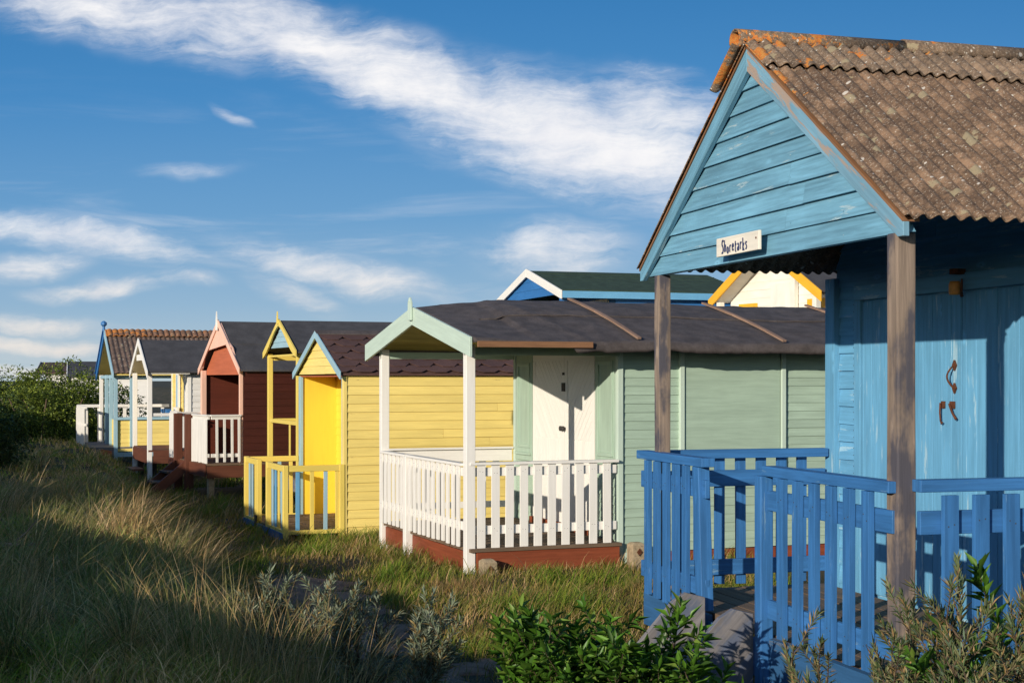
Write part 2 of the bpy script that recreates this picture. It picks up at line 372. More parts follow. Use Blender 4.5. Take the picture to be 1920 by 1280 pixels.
def clap(mb, fn, z0, z1, h, L, R, lip=.018, g=(1,0,0), mat=None, back=.03, jit=.0):
    """overlapping horizontal boards between the limits L(z), R(z)"""
    L_ = L if callable(L) else (lambda z: L); R_ = R if callable(R) else (lambda z: R)
    z = z0
    while z < z1-.004:
        zt = min(z+h, z1); a0, b0, a1, b1 = L_(z), R_(z), L_(zt), R_(zt); j = rnd.uniform(-jit, jit)
        if b0-a0 < .01: break
        if b1-a1 < .005: b1 = a1+.005
        lo = lip+rnd.uniform(-.1,.1)*lip
        cuts = [(a0, b0, a1, b1)]
        if b0-a0 > 1.9 and jr.random() < .55:          # two boards butted together
            c = a0+(b0-a0)*jr.uniform(.25, .75); cuts = [(a0, c-.0015, a1, c-.0015), (c+.0015, b0, c+.0015, b1)] if a1 < c < b1 else cuts
        for (p0, q0, p1, q1) in cuts:
            l2 = lo+jr.uniform(-.002, .002); w1, w2 = jr.uniform(-.0025, .0025), jr.uniform(-.0025, .0025)
            mb.hexa([fn(p0,-back,z+j),fn(q0,-back,z+j),fn(q0,l2,z+j+w1),fn(p0,l2,z+j+w2),fn(p1,-back,zt),fn(q1,-back,zt),fn(q1,.004,zt+j),fn(p1,.004,zt+j)], g, mat)
        z += h
def roof_slabs(par, x0, x1, y0, y1, ze, za, th, mat, name='roof', wav=0.0, nx=2, over=0):
    """two slopes from eaves y0/y1 (height ze) to a ridge half way (height za)"""
    yc = (y0+y1)/2; mb = MB()
    for ya, sgn in ((y0, 1), (y1, -1)):
        mb.hexa([(x0,ya,ze-th),(x1,ya,ze-th),(x1,yc,za-th),(x0,yc,za-th),(x0,ya,ze),(x1,ya,ze),(x1,yc,za),(x0,yc,za)], (1,0,0))
    return mb.build(name, mat, par, bevel=.006)
def verge(par, x, y0, y1, ze, za, h, th, mat, name='verge_board', label=None, proud=.012):
    yc = (y0+y1)/2; out = []
    for a, b_ in ((y0, yc), (y1, yc)):
        mb = MB(); d = (0, b_-a, za-ze)
        mb.prism([(a, ze+proud),(b_, za+proud),(b_, za-h),(a, ze-h)], x-th, x, lambda p, q: (q, p[0], p[1]), d)
        out.append(mb.build(name, mat, par, bevel=.004))
    return out
def railing(par, a, b, rails, pk, pw, pt, z0, z1, rmat, pmat, side=1, rt=.035, name='railing', cap=None, tops=None, label=None):
    """rails between plan points a and b; pk = distances of the pickets from a; pmat may cycle"""
    ax, ay = a; bx_, by = b; Ln = math.hypot(bx_-ax, by-ay); d = ((bx_-ax)/Ln, (by-ay)/Ln); n = (d[1]*side, -d[0]*side)
    def ob(mb, s0, s1, n0, n1, za, zb, lean=0, g=None, tp=0):
        P = []
        for z_ in (za, zb):
            for (s_, n_) in ((s0,n0),(s1,n0),(s1,n1),(s0,n1)):
                s2 = s_+(lean if z_ == za else 0)
                P.append((ax+d[0]*s2+n[0]*n_, ay+d[1]*s2+n[1]*n_, z_))
        mb.hexa(P, g or (d[0], d[1], 0))
    r = None
    for (za, zb, t_) in rails:
        mb = MB(); ob(mb, 0, Ln, -t_/2, t_/2, za, zb); q_ = mb.build(name if r is None else 'rail', rmat, r or par, bevel=.004); r = r or q_
    if label: r['label'] = label
    if cap:
        mb = MB(); za, zb, t_ = cap; ob(mb, -.01, Ln+.01, -t_/2, t_/2, za, zb); mb.build('handrail', rmat, r, bevel=.004)
    for i, s_ in enumerate(pk):
        mb = MB(); pm = pmat[i % len(pmat)] if isinstance(pmat, (list, tuple)) else pmat
        dz = rnd.uniform(-.008,.008); ln = rnd.uniform(-.006,.006)
        ob(mb, s_-pw/2, s_+pw/2, rt/2+.001, rt/2+pt, z0+dz, z1, ln, (0,0,1))
        if par.location.y < 16 and rt > 0:
            mb.mats = [pm, 'nail']
            for (za, zb, t_) in rails:
                k0 = len(mb.mi)
                for o_ in (-.016, .014): zz = (za+zb)/2+rnd.uniform(-.02,.02); ob(mb, s_+o_-.003, s_+o_+.003, rt/2+pt-.001, rt/2+pt+.0012, zz, zz+.006)
                mb.mi[k0:] = [1]*(len(mb.mi)-k0)
        mb.build('picket', pm, r, bevel=.003)
    return r
def rng(a, b, st): 
    o = []; x = a
    while x <= b+1e-6: o.append(x); x += st
    return o
def post(par, x, y, z0, z1, wd, mat, name='post', wy=None, bevel=.006):
    mb = MB(); wy = wy or wd; mb.box(x-wd/2, x+wd/2, y-wy/2, y+wy/2, z0, z1, (0,0,1)); return mb.build(name, mat, par, bevel=bevel)
def planks(mb, fn, a0, a1, z0, z1, w_, gap=.004, th=.02, mat=None, g=(0,0,1)):
    a = a0
    while a < a1-.01:
        b_ = min(a+w_, a1); o_ = th+rnd.uniform(-.0015,.0015)
        mb.hexa([fn(a+gap/2,0,z0),fn(b_-gap/2,0,z0),fn(b_-gap/2,o_,z0),fn(a+gap/2,o_,z0),fn(a+gap/2,0,z1),fn(b_-gap/2,0,z1),fn(b_-gap/2,o_,z1),fn(a+gap/2,o_,z1)], g, mat); a += w_
def deck(par, x0, x1, y0, y1, zt, mat='deck_brown', along='x', w_=.12, th=.035, name='deck'):
    mb = MB()
    if along == 'x':
        for y in rng(y0, y1-.02, w_): mb.box(x0+rnd.uniform(-.006,.006), x1, y+.003, min(y+w_, y1)-.003, zt-th, zt+rnd.uniform(-.002,.002), (1,0,0))
    else:
        for x in rng(x0, x1-.02, w_): mb.box(x+.003, min(x+w_, x1)-.003, y0+rnd.uniform(-.006,.006), y1, zt-th, zt+rnd.uniform(-.002,.002), (0,1,0))
    return mb.build(name, mat, par, bevel=.003)

# ------------------------------------------------------------------ terrain
def sst(a, b, x):
    t = np.clip((x-a)/(b-a), 0, 1); return t*t*(3-2*t)
def lump(x, y):
    return (np.sin(x*1.7+y*.9)*np.sin(y*1.3-x*.6+1)+.6*np.sin(x*3.9-y*2.2+2)*np.sin(y*3.1+x*1.4)+.35*np.sin(x*8.1+y*5.3)*np.sin(y*7.7-x*3.3))
def hgt(x, y):
    x = np.asarray(x, float); y = np.asarray(y, float)
    xl = -1.9-.30*(np.clip(y, -25, 220)-12); d = xl-x
    z = .50*sst(-.1, 1.3, d)+2.15*(1-.15*np.exp(-((y-7.2)/2.4)**2)+.20*np.exp(-((y-19)/3.2)**2))*sst(2.7, 7.3, d)*sst(14, 9.5, d)*sst(75, 50, y)  # plus an unseen ridge left of view, added and shaped to cast shade
    z -= .19*sst(16, 20.5, y)
    z += 1.1*sst(7, 12, -d)*sst(14, 20, y)
    near = sst(60, 30, np.hypot(x, y-15))
    z += near*(.03+.05*sst(0, 2, d)+.03*sst(4, 7, d))*lump(x, y)
    z += .12*sst(9, 6, y)*sst(3, -3, x)
    return z
def ground():
    def axis(lo, hi, c, fine, n):
        t = np.linspace(-1, 1, n); s = np.sinh(t*5.2)/np.sinh(5.2); k = np.where(s < 0, s*(c-lo), s*(hi-c)); return c+k
    xs = axis(-900, 900, -1.5, .1, 420); ys = axis(-300, 1500, 13, .1, 460)
    Xg, Yg = np.meshgrid(xs, ys); Zg = hgt(Xg, Yg); nx, ny = len(xs), len(ys)
    v = np.stack([Xg, Yg, Zg], -1).reshape(-1, 3)
    i = np.arange(ny-1)[:, None]*nx+np.arange(nx-1)[None]; f = np.stack([i, i+1, i+nx+1, i+nx], -1).reshape(-1, 4)
    o = npmesh('ground', v, f, 'ground'); o.data.polygons.foreach_set('use_smooth', [True]*len(o.data.polygons)); tag(o, kind='structure')
def npmesh(name, v, f, mat, tint=None, parent=None):
    me = bpy.data.meshes.new(name); k = f.shape[1]
    me.vertices.add(len(v)); me.vertices.foreach_set('co', np.ascontiguousarray(v, np.float32).ravel())
    me.loops.add(f.size); me.loops.foreach_set('vertex_index', np.ascontiguousarray(f, np.int32).ravel())
    me.polygons.add(len(f)); me.polygons.foreach_set('loop_start', np.arange(0, f.size, k, dtype=np.int32)); me.polygons.foreach_set('loop_total', np.full(len(f), k, np.int32))
    me.update(calc_edges=True)
    if tint is not None:
        ca = me.color_attributes.new('tint', 'FLOAT_COLOR', 'POINT'); c4 = np.ones((len(v), 4), np.float32); c4[:, :3] = tint; ca.data.foreach_set('color', c4.ravel())
    me.materials.append(MATS[mat]); o = bpy.data.objects.new(name, me); C.objects.link(o)
    if parent: o.parent = parent
    return o
ground()
def path_strip(name, pts, wd):
    P = []; n = 60; pts = np.array(pts, float); t = np.linspace(0, len(pts)-1, n); cx = np.interp(t, range(len(pts)), pts[:, 0]); cy = np.interp(t, range(len(pts)), pts[:, 1])
    m = 13; v = []
    for i in range(n):
        dx, dy = cx[min(i+1, n-1)]-cx[max(i-1, 0)], cy[min(i+1, n-1)]-cy[max(i-1, 0)]; L = math.hypot(dx, dy); nx_, ny_ = -dy/L, dx/L
        for k in range(m):
            s = (k/(m-1)-.5)*wd*(1+.35*math.sin(i*.5+k*.2)+.2*math.sin(i*1.3))*min(1, .3+i/6, .3+(n-1-i)/6)
            x, y = cx[i]+nx_*s, cy[i]+ny_*s; v.append((x, y, float(hgt(x, y))+.022-.035*(abs(k/(m-1)-.5)*2)**4))
    v = np.array(v); i = np.arange(n-1)[:, None]*m+np.arange(m-1)[None]; f = np.stack([i, i+1, i+m+1, i+m], -1).reshape(-1, 4)
    o = npmesh(name, v, f, 'sand'); o.data.polygons.foreach_set('use_smooth', [True]*len(f)); tag(o, kind='structure'); return o
PATH = [(.3,7.0),(-.35,9.3),(-1.0,11.3),(-1.75,13.6),(-2.3,15.6),(-3.2,18.2),(-4.4,21.5)]
path_strip('sand_path', [(-.9,10.6),(-1.35,12.2),(-1.75,13.6),(-2.15,15.0)], .85)
path_strip('sand_path', [(-.75,9.2),(-.35,10.1),(.1,10.6)], .45)

# ------------------------------------------------------------------ 1. the near blue hut
c16, s16 = math.cos(rad(16.4)), math.sin(rad(16.4))
def corrugated(par, name, mat, x0, x1, y_e, z_e, y_r, z_r, pitch=.078, amp=.0125, zoff=0, sols=.007, s0=0, s1=1, uvx=None, rag=0.0):
    """sheet from the ridge (y_r,z_r) to the eave (y_e,z_e); s0..s1 = part of the slope"""
    nx = int((x1-x0)/pitch*8); ns = 30; v = []; uvs = []; SL = math.hypot(y_e-y_r, z_e-z_r); ny, nz = -(z_e-z_r)/SL, (y_e-y_r)/SL
    if nz < 0: ny, nz = -ny, -nz
    for j in range(ns+1):
        s = s0+(s1-s0)*j/ns
        for i in range(nx+1):
            x = x0+(x1-x0)*i/nx; o_ = amp*math.sin(2*math.pi*x/pitch)+zoff+.004*math.sin(x*2.3+s*4)
            ss_ = s+(rag*(mnoise.noise(Vector((x*9,0,s)))) if j == ns else 0)
            v.append((x, y_r+(y_e-y_r)*ss_+ny*o_, z_r+(z_e-z_r)*ss_+nz*o_)); uvs.append((x-x0, ss_*SL))
    f = [(j*(nx+1)+i, j*(nx+1)+i+1, (j+1)*(nx+1)+i+1, (j+1)*(nx+1)+i) for j in range(ns) for i in range(nx)]
    mb = MB(); mb.solid(v, f, uvs=uvs); return mb.build(name, mat, par, smooth=True, solidify=sols, recalc=False)
def blue_hut():
    h = thing('beach_hut', (1.769, 6.603, 0), rad(16.4), 'light blue weatherboarded beach hut with corrugated lichen covered roof and royal blue porch railings', 'beach hut', 'beach huts in the main row')
    XW, W2, LEN = 1.23, 3.0, 4.2
    y0, y1, yc = -.045, 3.13, 1.545; ze, za = 2.70, 3.80
    sl = lambda y: ze+(za-ze)*(1-abs(y-yc)/(yc-y0))
    # gable
    mb = MB(); zb = 2.655
    clap(mb, FR(-.01), zb, za-.03, .1165, lambda z: y0+.03+(max(z, ze)-ze)/(za-ze)*(yc-y0)+(0), lambda z: y1-.03-(max(z, ze)-ze)/(za-ze)*(yc-y0), .021, (0,1,0), back=.03)
    for z in [zb+.03+k*.1165 for k in range(8)]:
        for a in (.55, 1.1, 2.0, 2.45):
            if y0+.1+(z-ze)/(za-ze)*(yc-y0) < a < y1-.1-(z-ze)/(za-ze)*(yc-y0):
                mb.box(-.0275,-.024, a-.004, a+.004, z, z+.008, mat='nail')
    mb.mats = ['blue_gable', 'nail']; mb.mi = [1 if i >= len(mb.f)-0 else k for i, k in enumerate(mb.mi)]
    g = mb.build('gable_boarding', 'blue_gable', h, bevel=0)
    # bargeboards with their grey-brown top edges
    for a, b_, mt in ((y0, yc, 'blue_barge'), (y1, yc, 'blue_gable')):
        mb = MB(); hh = .125
        mb.prism([(a, ze-.005),(b_, za-.005),(b_, za-.005-hh),(a+(b_-a)*.03, ze-hh*.55),(a, ze-hh*.55)], -.062, -.030, lambda p, q: (q, p[0], p[1]), (0, b_-a, za-ze))
        o = mb.build('bargeboard', mt, h, bevel=.004)
        mb = MB(); mb.prism([(a, ze+.012),(b_, za+.012),(b_, za-.004),(a, ze-.004)], -.068, .02, lambda p, q: (q, p[0], p[1]), (0, b_-a, za-ze)); mb.build('edge_strip', 'edge_wood', o)
    # corrugated roof, two slopes and the ridge capping
    xr0 = -.075
    corrugated(h, 'roof', 'lichen_roof', xr0, LEN+.15, y0-.03, ze+.015, yc, za+.03, rag=.008)
    r2 = corrugated(h, 'roof', 'lichen_roof', xr0, LEN+.15, y1+.03, ze+.015, yc, za+.03)
    for ye in (y0-.03, y1+.03):
        corrugated(h, 'ridge_flashing', 'lichen_ridge', xr0-.05, LEN+.2, ye, ze+.015, yc, za+.03, zoff=.022, s0=.02, s1=.185 if ye < 1 else .2, sols=.008, rag=.004)
    mb = MB(); x = xr0-.06; k = 0
    while x < LEN:
        e = min(x+1.02, LEN+.2); r = .052+.004*(k % 2); v = []; n = 10; uvs = []
        for xx in (x, e+.03):
            for i in range(n+1):
                t_ = math.pi*(-.10+1.2*i/n); v.append((xx, yc-math.cos(t_)*r*1.1, za+.035+math.sin(t_)*r+.004*(k % 2))); uvs.append((xx-xr0, t_*r))
        mb.solid(v, [(i, i+1, n+2+i, n+1+i) for i in range(n)], uvs=uvs); x = e; k += 1
    mb.build('ridge_cap', 'lichen_ridge', h, smooth=True, solidify=.009, recalc=False)
    # rafters and wall plates under the roof
    mb = MB()
    for x in (.35, .95):
        for a in (y0+.35, y1-.35): mb.bar((x, a, sl(a)-.07), (x, yc, za-.07), .04, .06)
    mb.box(XW+.1, LEN, .08, .12, 2.56, 2.645)
    mb.build('rafter', 'dark_wood', h)
    # posts
    for y, w_, z0 in ((.075, .094, .2), (2.90, .082, .25)):
        p = MB(); n = 9; x0 = .0; sd = y*3+1
        ring = lambda z: [(x0+sx_*w_/2*(1+.04*math.sin(z*5+sd)), y+sy_*w_/2*(1+.05*math.sin(z*3.3+sd+1)), z) for sx_, sy_ in ((-1,-1),(1,-1),(1,1),(-1,1))]
        zs = [z0+(2.655-z0)*i/n for i in range(n+1)]; v = [q for z in zs for q in ring(z)]
        f = [(i*4+k, i*4+(k+1) % 4, i*4+4+(k+1) % 4, i*4+4+k) for i in range(n) for k in range(4)]+[(0,3,2,1),tuple(n*4+k for k in range(4))]
        p.solid(v, f, (0,0,1)); p.build('post', 'weathered', h, bevel=.008)
    # deck, fascia, sleepers
    deck(h, .0, XW, -.05, 3.08, .645, along='y', w_=.125)
    mb = MB(); mb.box(-.05,-.004, 1.36, -.06, .40, .635, (0,1,0)); mb.box(-.05,-.004, 2.12, 3.1, .43, .635, (0,1,0)); mb.box(-.04,-.006, 1.36, 2.12, .40, .60, (0,1,0)); mb.box(0, XW, -.06, -.02, .38, .6, (1,0,0)); mb.box(0, XW, 3.06, 3.10, .38, .6, (1,0,0))
    mb.build('fascia', 'faded_blue', h, bevel=.004)
    mb = MB()
    for x in (.1, 1.3, 2.6, 3.9):
        for y in (.15, 1.5, 2.85): mb.box(x-.06, x+.06, y-.06, y+.06, -.3, .42, (0,0,1))
    mb.box(0, LEN, .1, .2, .42, .6); mb.box(0, LEN, 2.8, 2.9, .42, .6)
    mb.build('stilt', 'dark_wood', h)
    # body walls
    mb = MB(); zt = 2.62
    mb.box(XW+.03, LEN, 0.0, .04, .5, 2.66, (1,0,0)); mb.box(XW+.03, LEN, 2.96, 3.0, .5, 2.66, (1,0,0))
    mb.prism([(0,.5),(3,.5),(3,2.7),(yc,za-.05),(0,2.7)], LEN-.04, LEN, lambda p, q: (q, p[0], p[1]), (0,1,0))
    mb.prism([(0.04,.5),(2.96,.5),(2.96,2.7),(yc,za-.05),(0.04,2.7)], XW+.03, XW+.06, lambda p, q: (q, p[0], p[1]), (0,1,0))
    clap(mb, NS(0), .5, 2.66, .115, XW+.04, LEN, .016, (1,0,0)); clap(mb, FS(3.0), .5, 2.66, .115, XW+.04, LEN, .016, (1,0,0))
    clap(mb, FR(XW+.03), .56, 2.60, .115, 2.685, 2.905, .018, (0,1,0)); clap(mb, FR(XW+.03), .56, 2.6, .115, .05, .28, .018, (0,1,0))
    clap(mb, FR(XW+.03), 2.60, za-.05, .115, lambda z: max(0.05, y0+.05+(z-ze)/(za-ze)*(yc-y0)), lambda z: min(2.95, y1-.05-(z-ze)/(za-ze)*(yc-y0)), .018, (0,1,0))
    wl = mb.build('wall', 'blue_wall', h)
    mb = MB()
    for k in range(17):
        z = .56+k*.115+.03
        for dz in (0, .045): mb.box(XW+.03-.0215, XW+.03-.014, 2.70, 2.706, z+dz, z+dz+.007)
    mb.build('nails', 'nail', wl)
    mb = MB(); mb.box(XW-.02, XW+.05, 2.91, 3.03, .5, 2.66, (0,0,1)); mb.box(XW-.02, XW+.05, -.03, .05, .5, 2.66, (0,0,1)); mb.build('corner_board', 'blue_wall', h, bevel=.004)
    mb = MB(); mb.box(XW-.005, XW+.03, 2.60, 2.68, .56, 2.50, (0,0,1)); mb.box(XW-.005, XW+.03, .285, .36, .56, 2.50, (0,0,1)); mb.box(XW-.006, XW+.03, .285, 2.68, 2.502, 2.60, (0,1,0)); mb.build('door_frame', 'blue_wall', h, bevel=.004)
    for a0, a1, hinge in ((1.494, 2.592, 1), (.368, 1.486, 0)):
        mb = MB(); planks(mb, FR(XW+.03), a0, a1, .66, 2.49, .098, .003, .022); d = mb.build('door', 'blue_wall', h, bevel=.0025)
        if hinge:
            X = XW+.008-.006
            m2 = MB(); ya = 1.55; pts = [(X-.008-.035*math.sin(math.pi*i/10), ya, 2.10-.13*i/10-.0) for i in range(11)]
            m2.tube([(p[0], ya+.012*math.sin(math.pi*i/10), p[2]-.02) for i, p in enumerate(pts)], [.0055]*11, 8)
            for zc in (2.08, 1.95):
                m2.prism([(ya-.018, zc),(ya, zc+.03*(1 if zc > 1.8 else 1)),(ya+.018, zc),(ya, zc-.03)], X-.008, X+.004, lambda p, q: (q, p[0], p[1]))
            m2.build('handle', 'rust', d)
            m2 = MB(); m2.box(X-.006, X+.004, 1.65, 1.682, 1.835, 1.875); m2.tube([(X-.016,1.672,1.865),(X-.018,1.674,1.81),(X-.016,1.670,1.76),(X-.018,1.658,1.745),(X-.018,1.648,1.755)], [.006,.005,.005,.005,.006], 7); m2.build('hook', 'rust', d)
            m2 = MB(); m2.box(X-.006, X+.004, 1.55, 1.595, 1.835, 1.875); m2.tube([(X-.016,1.58,1.86),(X-.02,1.545,1.81),(X-.018,1.51,1.775)], [.007,.006,.008], 7); m2.build('latch', 'rust', d)
        else:
            m2 = MB(); m2.box(XW-.012, XW+.008, .4, .62, .93, .97); m2.box(XW-.012, XW+.008, .4, .44, .90, 1.0); m2.build('hinge', 'rust', d)
    # lamp over the door
    m2 = MB(); m2.box(XW-.05, XW+.0, 1.44, 1.50, 2.59, 2.62); m2.tube([(XW-.05,1.47,2.59),(XW-.05,1.47,2.62)], [.03,.03], 8); m2.tube([(XW-.05,1.40,2.56),(XW-.05,1.405,2.49),(XW-.05,1.40,2.46)],[.006,.007,.01],6); m2.mats = ['rust']; lm = m2.build('lamp_bracket', 'rust', h)
    m2 = MB(); m2.tube([(XW-.05,1.47,2.475),(XW-.05,1.47,2.49),(XW-.05,1.47,2.53),(XW-.05,1.47,2.55)], [.03,.034,.034,.028], 8); m2.build('lamp_glass', 'amber', lm, smooth=True)
    # railings
    B = 'royal_blue'; R = [(1.31,1.415,.03),(.74,.84,.03)]
    railing(h, (-.045,.05), (-.045,1.30), R, [.18+.172*i for i in range(6)], .066, .032, .66, 1.49, B, B, side=-1, cap=(1.492,1.545,.085))
    railing(h, (-.045,3.12), (-.045,2.10), R, [.17+.152*i for i in range(5)], .064, .03, .64, 1.49, B, B, side=1, cap=(1.492,1.545,.085))
    railing(h, (.035,-.01), (XW+2.6,-.01), R, [.14+.1575*i for i in range(24)], .074, .028, .56, 1.485, B, B, side=1, cap=(1.50,1.555,.075))
    railing(h, (.08,3.0), (XW-.04,3.0), R, [.075+.147*i for i in range(7)], .068, .022, .68, 1.49, B, B, side=-1, cap=(1.492,1.548,.08))
    post(h, -.062, 1.335, .12, 1.49, .075, B, 'newel_post'); 
    mb = MB(); mb.hexa([(-.085,2.09,.66),(-.01,2.09,.66),(-.01,2.18,.66),(-.085,2.18,.66),(-.085,2.15,1.49),(-.01,2.15,1.49),(-.01,2.24,1.49),(-.085,2.24,1.49)], (0,0,1)); mb.build('newel_post', B, h, bevel=.005)
    # steps
    st = thing('steps', (1.726, 6.59, 0), rad(16.4), 'weathered grey wooden steps leading up to the blue porch opening', 'steps')
    for ya in (2.03, 1.40):
        mb = MB(); mb.prism([(-.055,.60),(-.055,.755),(-.17,.785),(-.25,.74),(-.80,.14),(-.80,-.05),(-.42,.0),(-.055,.35)], ya-.02, ya+.02, lambda p, q: (p[0], q, p[1]), (-.7,0,-.7)); mb.build('stringer', 'grey_board', st, bevel=.004)
    for x, z in ((-.22,.50),(-.42,.30),(-.62,.10)):
        mb = MB(); mb.box(x-.12, x+.10, 1.422, 2.008, z-.035, z, (0,1,0)); mb.build('tread', 'grey_board', st, bevel=.006)
    return h
blue_hut()
def lettering(par, text, wd, hh, mat):
    """strokes of a narrow hand-painted alphabet, each letter drawn in a unit box"""
    G = {'S':[[(.9,.9),(.55,1),(.15,.88),(.15,.62),(.55,.52),(.8,.3),(.6,.05),(.2,.0),(.0,.05)]],'h':[[(.1,0),(.1,.9)],[(.1,.4),(.5,.55),(.8,.4),(.8,0)]],
         'o':[[(.5,.5),(.15,.38),(.15,.12),(.5,0),(.85,.12),(.85,.38),(.5,.5)]],'r':[[(.2,0),(.2,.52)],[(.2,.36),(.5,.52),(.8,.48)]],
         'e':[[(.12,.27),(.82,.30),(.75,.48),(.4,.52),(.12,.35),(.15,.1),(.5,0),(.85,.1)]],'t':[[(.4,.82),(.4,.1),(.8,.0)],[(.3,.56),(.9,.58)]],
         'a':[[(.15,.45),(.5,.54),(.8,.42),(.8,0)],[(.8,.28),(.3,.26),(.12,.12),(.3,0),(.8,.1)]],'k':[[(.15,0),(.15,.95)],[(.8,.55),(.2,.25),(.85,0)]],
         's':[[(.8,.48),(.4,.55),(.15,.42),(.75,.2),(.6,.02),(.15,.02)]]}
    mb = MB(); n = len(text); cw = wd/n
    for i, ch in enumerate(text):
        for stroke in G[ch]:
            P = [((i+.12+.72*x)*cw, z*hh+.006*math.sin(i*2.1)) for x, z in stroke]
            for (a, b_), (c_, d_) in zip(P, P[1:]):
                mb.bar((-.0015, -a, b_), (-.0015, -c_, d_), .007 if ch != 'S' else .009, .003, up=(1,0,0))
    return mb.build('lettering', mat, par)
def sign():
    s = thing('name_sign', (1.726+s16*0, 6.59, 0), rad(16.4), 'small white painted board reading Shoretarks on the blue gable', 'sign')
    ox = -.034; yA, yB = 1.865, 1.325
    s.location = (1.726+c16*ox-s16*yA, 6.59+s16*ox+c16*yA, 2.685)
    mb = MB(); mb.box(-.018, 0, -.54, 0, 0, .104, (0,1,0)); b_ = mb.build('board', 'sign_white', s, bevel=.004)
    l = lettering(s, 'Shoretarks', .335, .072, 'letter'); l.location = (-.019, -.075, .016)
    mb = MB(); mb.box(-.021,-.017,-.515,-.505,.06,.07); mb.build('nail', 'rust', s)
sign()

# ------------------------------------------------------------------ 2. sage green hut
def green_hut():
    h = thing('beach_hut', (-.44, 15.3, 0), rad(21.5), 'sage green beach hut with white double doors, white picket porch, black felt roof', 'beach hut', 'beach huts in the main row')
    XW, WD, LEN = 1.70, 3.05, 5.4; y0, y1 = -.39, 3.43; yc = (y0+y1)/2
    # draped felt roof
    def rz(x, y):
        k = 1-abs(y-yc)/(yc-y0); ri = 2.80+.10*min(1, max(0, (x+.1)/1.0))+.012*math.sin(x*1.1)
        ea = 2.425-.05*min(1, max(0, (x+.1)/1.2))-.008*math.sin(x*1.7+1); 
        return ea+(ri-ea)*(1-(1-k)**1.0)+.03*math.sin(math.pi*k)*(1 if x > .6 else .1)
    mb = MB(); nx, ny = 130, 22; v = []; uvs = []
    for i in range(nx+1):
        x = -.10+(LEN+.25)*i/nx
        for side in (0,):
            for j in range(-3, 2*ny+4):
                if j < 0: y = y0-.012*(-j if -j < 3 else 1.2); z = rz(x, y0)-.035*(-j)**1.15*(1+.22*mnoise.noise(Vector((x*2.2, 0, 3)))+.12*mnoise.noise(Vector((x*9, 0, 3))))*(.35 if x < 1.0 else .75)-.004; y -= .012*math.sin(x*3.1)
                elif j > 2*ny: q = j-2*ny; y = y1+.012*(q if q < 3 else 1.2); z = rz(x, y1)-.035*q**1.15
                else: y = y0+(y1-y0)*j/(2*ny); z = rz(x, y)
                pz = mnoise.noise(Vector((x*1.3, y*1.6, 1)))*.016+mnoise.noise(Vector((x*4, y*5, 7)))*.009+abs(mnoise.noise(Vector((x*3.1+y*2, y*1.5, 2))))*.010
                wr = .010*math.exp(-((x-.75-(y-yc)*-.25)/.05)**2)+.010*math.exp(-((x-1.9-(y-yc)*.3)/.04)**2)*(1 if y < 1 else 0)
                lapz = .006 if y > (y0+yc)/2+.12 and y < yc+.9 else 0
                v.append((x, y, z+pz*(1 if x > .2 else .3)+wr+lapz)); uvs.append((x, y))
    m = 2*ny+7; f = [(i*m+j, (i+1)*m+j, (i+1)*m+j+1, i*m+j+1) for i in range(nx) for j in range(m-1)]
    mb.solid(v, f, uvs=uvs); rf = mb.build('roof', 'felt', h, smooth=True, solidify=.008, recalc=False)
    for xs in (1.78, 3.55, 5.0):
        mb = MB(); n = 5; pts = [(xs+.22*(1-q/n)*0-.0, y0+.05+(yc-.02-y0-.05)*q/n) for q in range(n+1)]
        for (xa, ya), (xb, yb) in zip(pts, pts[1:]): mb.bar((xa, ya, rz(xa, ya)+.035), (xb, yb, rz(xb, yb)+.035), .045, .022)
        mb.build('roof_batten', 'batten', rf)
    for fr in (.47,):
        mb = MB(); n = 60; ys = yc-(yc-y0)*fr; v = []; 
        for i in range(n+1):
            x = .35+(LEN-.35)*i/n; zc = rz(x, ys)+.012+mnoise.noise(Vector((x*1.3, ys*1.6, 1)))*.016+mnoise.noise(Vector((x*4, ys*5, 7)))*.009+abs(mnoise.noise(Vector((x*3.1+ys*2, ys*1.5, 2))))*.010
            v += [(x, ys-.012+.008*math.sin(x*4), zc-.012), (x, ys-.010+.008*math.sin(x*4), zc+.004), (x, ys+.06, zc+.006)]
        mb.solid(v, [(i*3, i*3+3, i*3+4, i*3+1) for i in range(n)]+[(i*3+1, i*3+4, i*3+5, i*3+2) for i in range(n)]); mb.build('seam', 'felt', rf)
    # soffit ply and frame
    mb = MB()
    for ya, sg in ((y0+.03, 1), (y1-.03, -1)):
        mb.hexa([(-.08,ya,2.37),(XW,ya,2.35),(XW,yc,2.76),(-.08,yc,2.76),(-.08,ya,2.385),(XW,ya,2.365),(XW,yc,2.775),(-.08,yc,2.775)], (1,0,0))
    mb.build('soffit', 'ply', h)
    mb = MB(); mb.box(-.05, XW, y0+.36, y0+.42, 2.25, 2.33); mb.box(-.05, XW, y1-.42, y1-.36, 2.25, 2.33); mb.build('beam', 'sage', h)
    mb = MB(); mb.box(-.06, 1.2, y0-.05, y0-.01, 2.325, 2.385, (1,0,0)); mb.build('eave_batten', 'edge_wood', h)
    mb = MB(); mb.box(-.17, -.142, yc-.05, yc+.05, 2.66, 2.86, (0,0,1)); mb.prism([(yc-.05,2.86),(yc+.05,2.86),(yc,2.92)], -.17, -.142, lambda p, q: (q, p[0], p[1])); mb.build('finial', 'sage_pale', h, bevel=.004)
    verge(h, -.108, y0, y1, 2.415, 2.80, .19, .03, 'sage_pale')
    Wt = 'white_paint'
    for y, z0 in ((.0, .0), (3.05, .0)): post(h, 0, y, z0-.1, 2.36, .10, Wt)
    post(h, -.03, 1.99, -.1, 1.12, .10, Wt, 'newel_post')
    # deck
    deck(h, -.02, XW, -.09, 3.12, .262, along='x', w_=.11)
